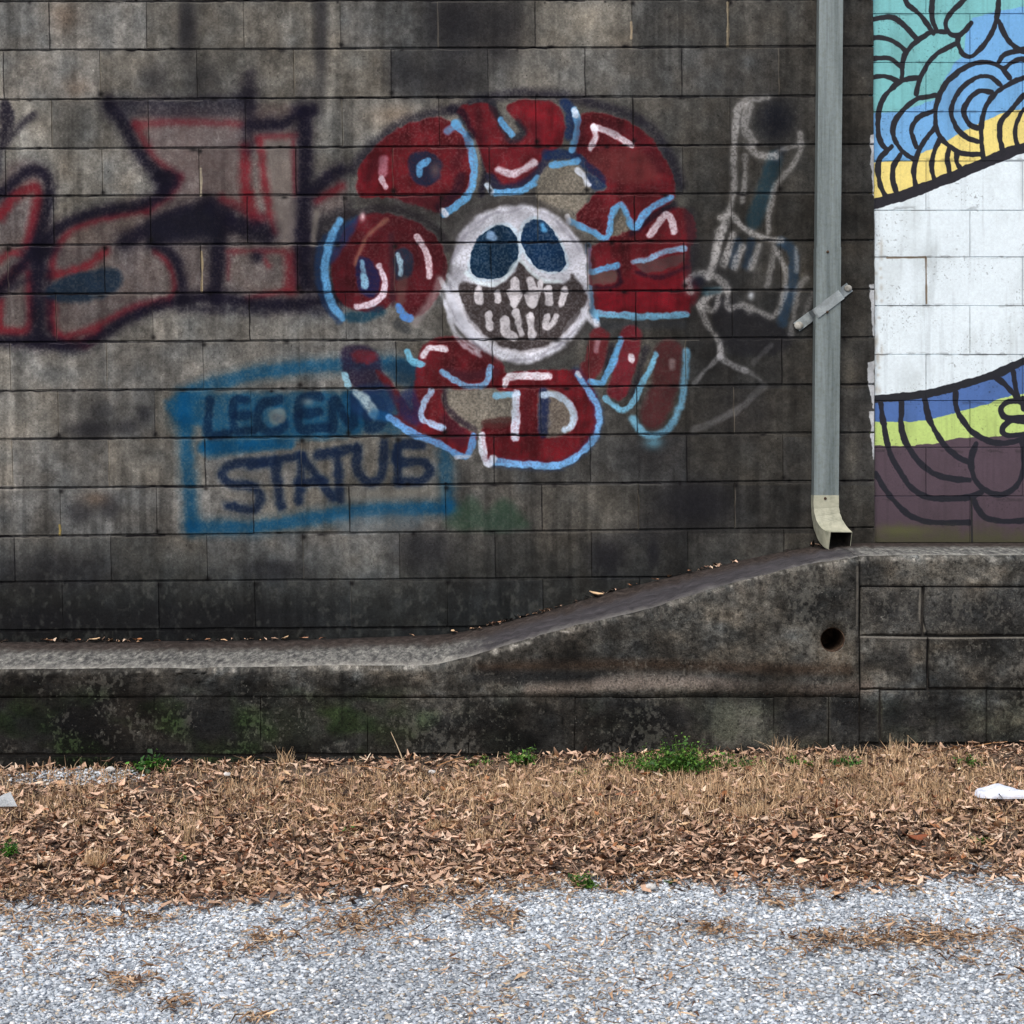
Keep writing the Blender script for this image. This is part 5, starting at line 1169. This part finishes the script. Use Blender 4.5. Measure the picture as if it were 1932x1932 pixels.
# ---- green weeds (stems > leaves in one clump)
GP = [(56,94,34),(78,120,44),(104,144,58),(38,64,28),(132,160,76)]
def weed(u, v, r, h, n, label, seed, size=.012, tint=(1, 1, 1), up=.5):
    X, Y, Zz = gpt(u, v); rng = np.random.default_rng(seed)
    root = empty('weed_plant', (X, Y, Zz)); tag(root, label, 'weed')
    ns = max(4, n//22); aa = rng.uniform(0, 6.28, ns); rr = rng.uniform(.2, 1, ns)*r
    tips = np.stack([rr*np.cos(aa), np.minimum(rr*np.sin(aa)*.55, FY-.012-Y), h*rng.uniform(.25, 1, ns)*rng.uniform(.6, 1.15, ns)*(1-.45*(rr/r)**2)], -1)
    V, f = [], []
    for tpt in tips:
        c = catmull([(0, 0, 0), tuple(tpt*np.array([.55, .55, .6])), tuple(tpt)], n=3); b0 = len(V)
        for p in c:
            for k in range(3): V.append((p[0]+.0012*math.cos(k*2.1), p[1]+.0012*math.sin(k*2.1), p[2]))
        for i in range(len(c)-1):
            for k in range(3): f.append((b0+i*3+k, b0+i*3+(k+1) % 3, b0+(i+1)*3+(k+1) % 3, b0+(i+1)*3+k))
    o = link('stems', bulk_mesh('stems', np.array(V), np.array(f), np.tile(lin((84,104,52)), (len(f), 1))), [M_green], root)
    q = rng.integers(0, ns, n); t = rng.uniform(.25, 1.05, n)
    base = tips[q]*t[:, None]*np.array([1, 1, 1])+rng.normal(0, size*.75, (n, 3))*np.array([1, .7, .8]); base[:, 2] = np.maximum(base[:, 2], .004)
    base[:, 1] = np.minimum(base[:, 1], FY-.008-Y)
    P_ = leaf_shapes(n, rng)/.02*size*np.array([.55, .9, .5]); P_ = np.einsum('nij,nkj->nki', rotm(n, rng, .6), P_)
    P_ += base[:, None]
    c = pick(n, GP, [4,5,3,3,1], rng)*np.array(tint)
    link('foliage', bulk_mesh('foliage', P_.reshape(-1, 3), (LF[None]+9*np.arange(n)[:, None, None]).reshape(-1, 4), np.repeat(c, 4, 0)), [M_green], root)
weed(1280,1460,.200,.135,2800,'largest bright green weed clump at the wall foot below the ramp',1,.013)
weed(1205,1446,.07,.10,190,'slim upright green weed just left of the largest clump',11,.009)
weed(990,1442,.080,.065,520,'low bright green weed mound at the wall foot below the ramp start',2,.012)
weed(905,1446,.060,.035,240,'small flat green weed left of the low green mound',3,.012)
weed(283,1458,.065,.075,170,'dark green broad leaved weed at the wall foot at far left',4,.021,(.6,.85,.75))
weed(1600,1452,.065,.060,300,'bluish green leafy weed at the wall foot under the weep hole',5,.014,(.75,.95,1.15))
weed(1500,1450,.09,.05,300,'sparse green weed patch mixed with dry stalks near the weep hole',12,.010,(.9,.9,.7))
weed(1165,1450,.12,.055,420,'straggly low green growth left of the largest weed clump',21,.009,(.85,.95,.75))
weed(1395,1452,.13,.055,380,'thin straggly green growth right of the largest weed clump',22,.009,(.85,.9,.7))
weed(1835,1450,.08,.05,260,'dull green weed at the wall foot near the right edge',6,.011,(.8,.8,.7))
weed(1105,1674,.075,.045,330,'green weed patch at the gravel edge right of centre',7,.012,(.9,.95,.7))
weed(1268,1668,.03,.018,60,'tiny green weed at the gravel edge right of a white pebble',8,.010)
weed(16,1618,.055,.06,170,'small green weed cut by the left picture edge',9,.013,(.8,.95,.8))
weed(330,1628,.050,.030,120,'faded green weed among leaves beside the pale straw tuft',10,.011,(.8,.85,.7))
weed(658,1572,.035,.028,80,'little green weed in the middle of the left leaf strip',13,.010)
weed(1850,1592,.045,.026,90,'small green weed in the leaves below the white plastic',14,.012,(.8,.85,.7))
weed(1085,1465,.09,.018,100,'thin green ground weed between the two green mounds',15,.009,(.8,.85,.7))

# ---- separate dried leaves
def leaf_obj(name, size, col, seed):
    rng = np.random.default_rng(seed); nU, nV = 7, 5; V, f = [], []; cu = rng.uniform(-.3, .5); fo = rng.uniform(.2, .7); tw = rng.normal(0, .4)
    for i in range(nU):
        u = -1+2*i/(nU-1); wv = (1-abs(u)**2.2)*.42+.02+.05*math.sin(i*2.7+seed)
        for j in range(nV):
            s_ = -1+2*j/(nV-1); a = tw*u
            y = s_*wv; z = abs(s_)*wv*fo+cu*u*u+rng.normal(0, .03)
            V.append((u*size, (y*math.cos(a)-z*math.sin(a))*size, (y*math.sin(a)+z*math.cos(a))*size))
    for i in range(nU-1):
        for j in range(nV-1): a = i*nV+j; f.append((a, a+1, a+nV+1, a+nV))
    return bulk_mesh(name, np.array(V), np.array(f), np.tile(lin(col), (len(f), 1)), True)
kinds = [leaf_obj('dried_leaf', 1, c, i) for i, c in enumerate([(178,134,106),(154,114,88),(196,158,126),(120,84,64),(168,116,80),(206,176,140)])]
lr = random.Random(3)
def put_leaf(x, y, z, s, k, label, group, tilt=.35):
    o = bpy.data.objects.new('dried_leaf', kinds[k]); COL.objects.link(o)
    if not kinds[k].materials: kinds[k].materials.append(M_leaf)
    o.location = (x, y, z); o.rotation_euler = (lr.gauss(0, tilt), lr.gauss(0, tilt), lr.uniform(0, 6.28)); o.scale = (s, s, s); tag(o, label, 'leaf', group); return o
for i in range(230):
    x = lr.uniform(-2.0, 2.0); t = .15+1.25*lr.random()**.75; y = FY-t
    if y < float(edgeY(np.array([x]))[0]): continue
    k = lr.randrange(6); cn = ['tan', 'dull brown', 'pale tan', 'dark brown', 'orange brown', 'cream'][k]
    zn = 'left of the blue lettering' if x < -1.2 else ('below the blue lettering' if x < -.3 else ('below the skull' if x < .45 else ('below the ramp' if x < 1.1 else 'below the mural corner')))
    pl = 'near the gravel' if t > .8 else 'nearer the wall foot'
    put_leaf(x, y, float(gz(x, y))+.02, lr.uniform(.014, .027), k, f'{cn} dry leaf {zn}, {pl}', 'dry leaves on the strip')
# on the ledge against the wall: u along the wall, offsets from the wall foot
LDG = [(95,'orange brown leaf scrap leftmost on the ledge',0),(150,'flat brown leaf on the ledge second from left',1),(182,'tan leaf on the ledge beside the flat brown leaf',5),(262,'reddish leaf pair on the ledge below the blue tag corner',4),(300,'thin rust leaf on the ledge below the blue tag',3),
 (360,'curled yellow brown leaf on the ledge below the lettering',2),(395,'small brown leaf on the ledge right of the curled one',1),(540,'bright yellow tan leaf on the ledge at left centre',5),(575,'brown leaf on the ledge beside the bright tan leaf',0),(610,'dull leaf on the ledge left of the ramp',3),
 (778,'pale flat leaf on the ledge just before the ramp',2),(855,'tan leaf where the ramp begins',5),(893,'long tan leaf low on the ramp',2),(937,'small pale leaf on the lower ramp',0),(1022,'brown leaf on the ramp at its lower third',1),
 (1124,'largest pale tan leaf halfway up the ramp',5),(1188,'orange leaf above the middle of the ramp',4),(1235,'brown leaf on the upper half of the ramp',0),(1262,'pale leaf scrap high on the ramp',2),(1300,'small leaf high on the ramp before the downspout',1)]
for u, lab, k in LDG:
    X = wx(u); z = zb(X); s = .030 if 'largest' in lab else lr.uniform(.014, .024)
    put_leaf(X, -.035+lr.uniform(-.01, .015), z+.008, s, k, lab, 'leaves on the ledge', .15)
# dark grit and scraps in the corner between wall and ledge
def grit():
    rng = np.random.default_rng(12); n = 1500; x = rng.uniform(-3.5, 1.35, n); x = x[rng.random(n) < np.clip(n2(x, x*0, 0, 5)*1.6-.45, 0, 1)*np.where(x > 0, .45, 1)]; n = len(x); y = -.006-rng.exponential(.012, n)
    P_ = leaf_shapes(n, rng)*.55; P_ = np.einsum('nij,nkj->nki', rotm(n, rng, .3), P_); z = np.array([zb(a) for a in x]); P_ += np.stack([x, y, z+.003+rng.uniform(0, .006, n)], -1)[:, None]
    c = pick(n, LPAL+[(30,26,24)], LW+[170], rng); return P_.reshape(-1, 3), (LF[None]+9*np.arange(n)[:, None, None]).reshape(-1, 4), np.repeat(c, 4, 0)
V, Fc, C = grit(); o = link('ledge_litter', bulk_mesh('ledge_litter', V, Fc, C), [M_leaf]); tag(o, 'dark grit and leaf crumbs in the corner where the ledge meets the wall', 'leaf litter', kind='stuff')

# ---- red-brown big leaf
X, Y, Zz = gpt(1725, 1600); red_leaf = leaf_obj('dried_leaf', .045, (132,78,54), 31); red_leaf.materials.append(M_leaf)
o = link('dried_leaf', red_leaf); o.location = (X, Y, Zz+.03); o.rotation_euler = (.2, .1, .3); tag(o, 'large rust red leaf lying on the right part of the leaf strip', 'leaf')
# ---- white pebbles
M_white = noise_mat('white_stone', (180,178,172), (214,212,208), (232,230,228), 30, .7, dist=.002)
for i, (u, v, r_, lab) in enumerate([(710,1690,.010,'small white pebble at the gravel edge left of centre'),(902,1674,.013,'bright white pebble at the gravel edge below the skull'),(1228,1685,.013,'white pebble at the gravel edge right of the green patch'),
        (815,1465,.010,'white pebble on the leaves near the wall below the skull'),(1916,1665,.010,'white pebble near the right edge of the gravel'),(428,1470,.011,'white pebble near the wall right of the broad leaved weed'),(208,1462,.014,'white pebble near the wall at far left'),(765,1682,.008,'tiny cream pebble between two white pebbles at the gravel edge'),
        (1745,1738,.008,'white pebble in the gravel at right below the leaf strip')]):
    X, Y, Zz = gpt(u, v); bm = bmesh.new(); bmesh.ops.create_icosphere(bm, subdivisions=2, radius=r_)
    rr = random.Random(i)
    for vv in bm.verts: vv.co = Vector((vv.co.x*1.3, vv.co.y, vv.co.z*.75))*rr.uniform(.85, 1.15)
    me = bpy.data.meshes.new('pebble'); bm.to_mesh(me); bm.free(); o = link('pebble', me, [M_white]); o.location = (X, Y, Zz+r_*.9+.008); tag(o, lab, 'pebble')
# ---- litter: crumpled white plastic (right) and paper scrap (left)
M_plastic = noise_mat('white_plastic', (196,204,220), (218,224,236), (232,236,244), 20, .45, bump=((60, .5),), dist=.003, spec=.5)
def crumple(name, prof, wdt, seed, mat, loc, label, cat, rotz=0):
    rng = np.random.default_rng(seed); nU = len(prof); nV = 9; V, f = [], []
    for i, (x, h, wv) in enumerate(prof):
        for j in range(nV):
            a = math.pi*j/(nV-1); V.append((x+rng.normal(0, .003), -math.cos(a)*wv*wdt+rng.normal(0, .003), math.sin(a)**.7*h*(1+.25*rng.normal())+.002))
    for i in range(nU-1):
        for j in range(nV-1): a = i*nV+j; f.append((a, a+1, a+nV+1, a+nV))
    me = mesh(name, V, f); o = link(name, me, [mat]); o.location = loc; o.rotation_euler.z = rotz
    sd = o.modifiers.new('s', 'SUBSURF'); sd.levels = 1; sd.render_levels = 1; so = o.modifiers.new('t', 'SOLIDIFY'); so.thickness = .0015; tag(o, label, cat)
X, Y, Zz = gpt(1840, 1513)
crumple('plastic_bag', [(0,.012,.3),(.008,.028,.6),(.03,.030,.9),(.055,.036,1),(.085,.044,1.1),(.105,.034,1),(.13,.024,.8),(.16,.022,.7),(.20,.020,.6),(.25,.02,.6),(.30,.016,.4)], .045, 3, M_plastic, (X, Y, Zz+.018), 'crumpled white plastic bag lying on dry grass at the right edge', 'plastic bag', -.1)
X, Y, Zz = gpt(16, 1535)
V = [(-.035,0,0),(.04,-.005,.002),(.012,.01,.05),(-.012,.008,.042),(-.05,.005,.02)]
me = mesh('paper_scrap', V, [(0,1,2,3,4)]); o = link('paper_scrap', me, [noise_mat('grey_paper', (150,156,160), (176,182,186), (190,196,198), 20, .7)]); o.location = (X, Y-.03, Zz+.03); so = o.modifiers.new('t', 'SOLIDIFY'); so.thickness = .002
tag(o, 'folded pale grey paper scrap standing in the leaves at the left edge', 'paper')
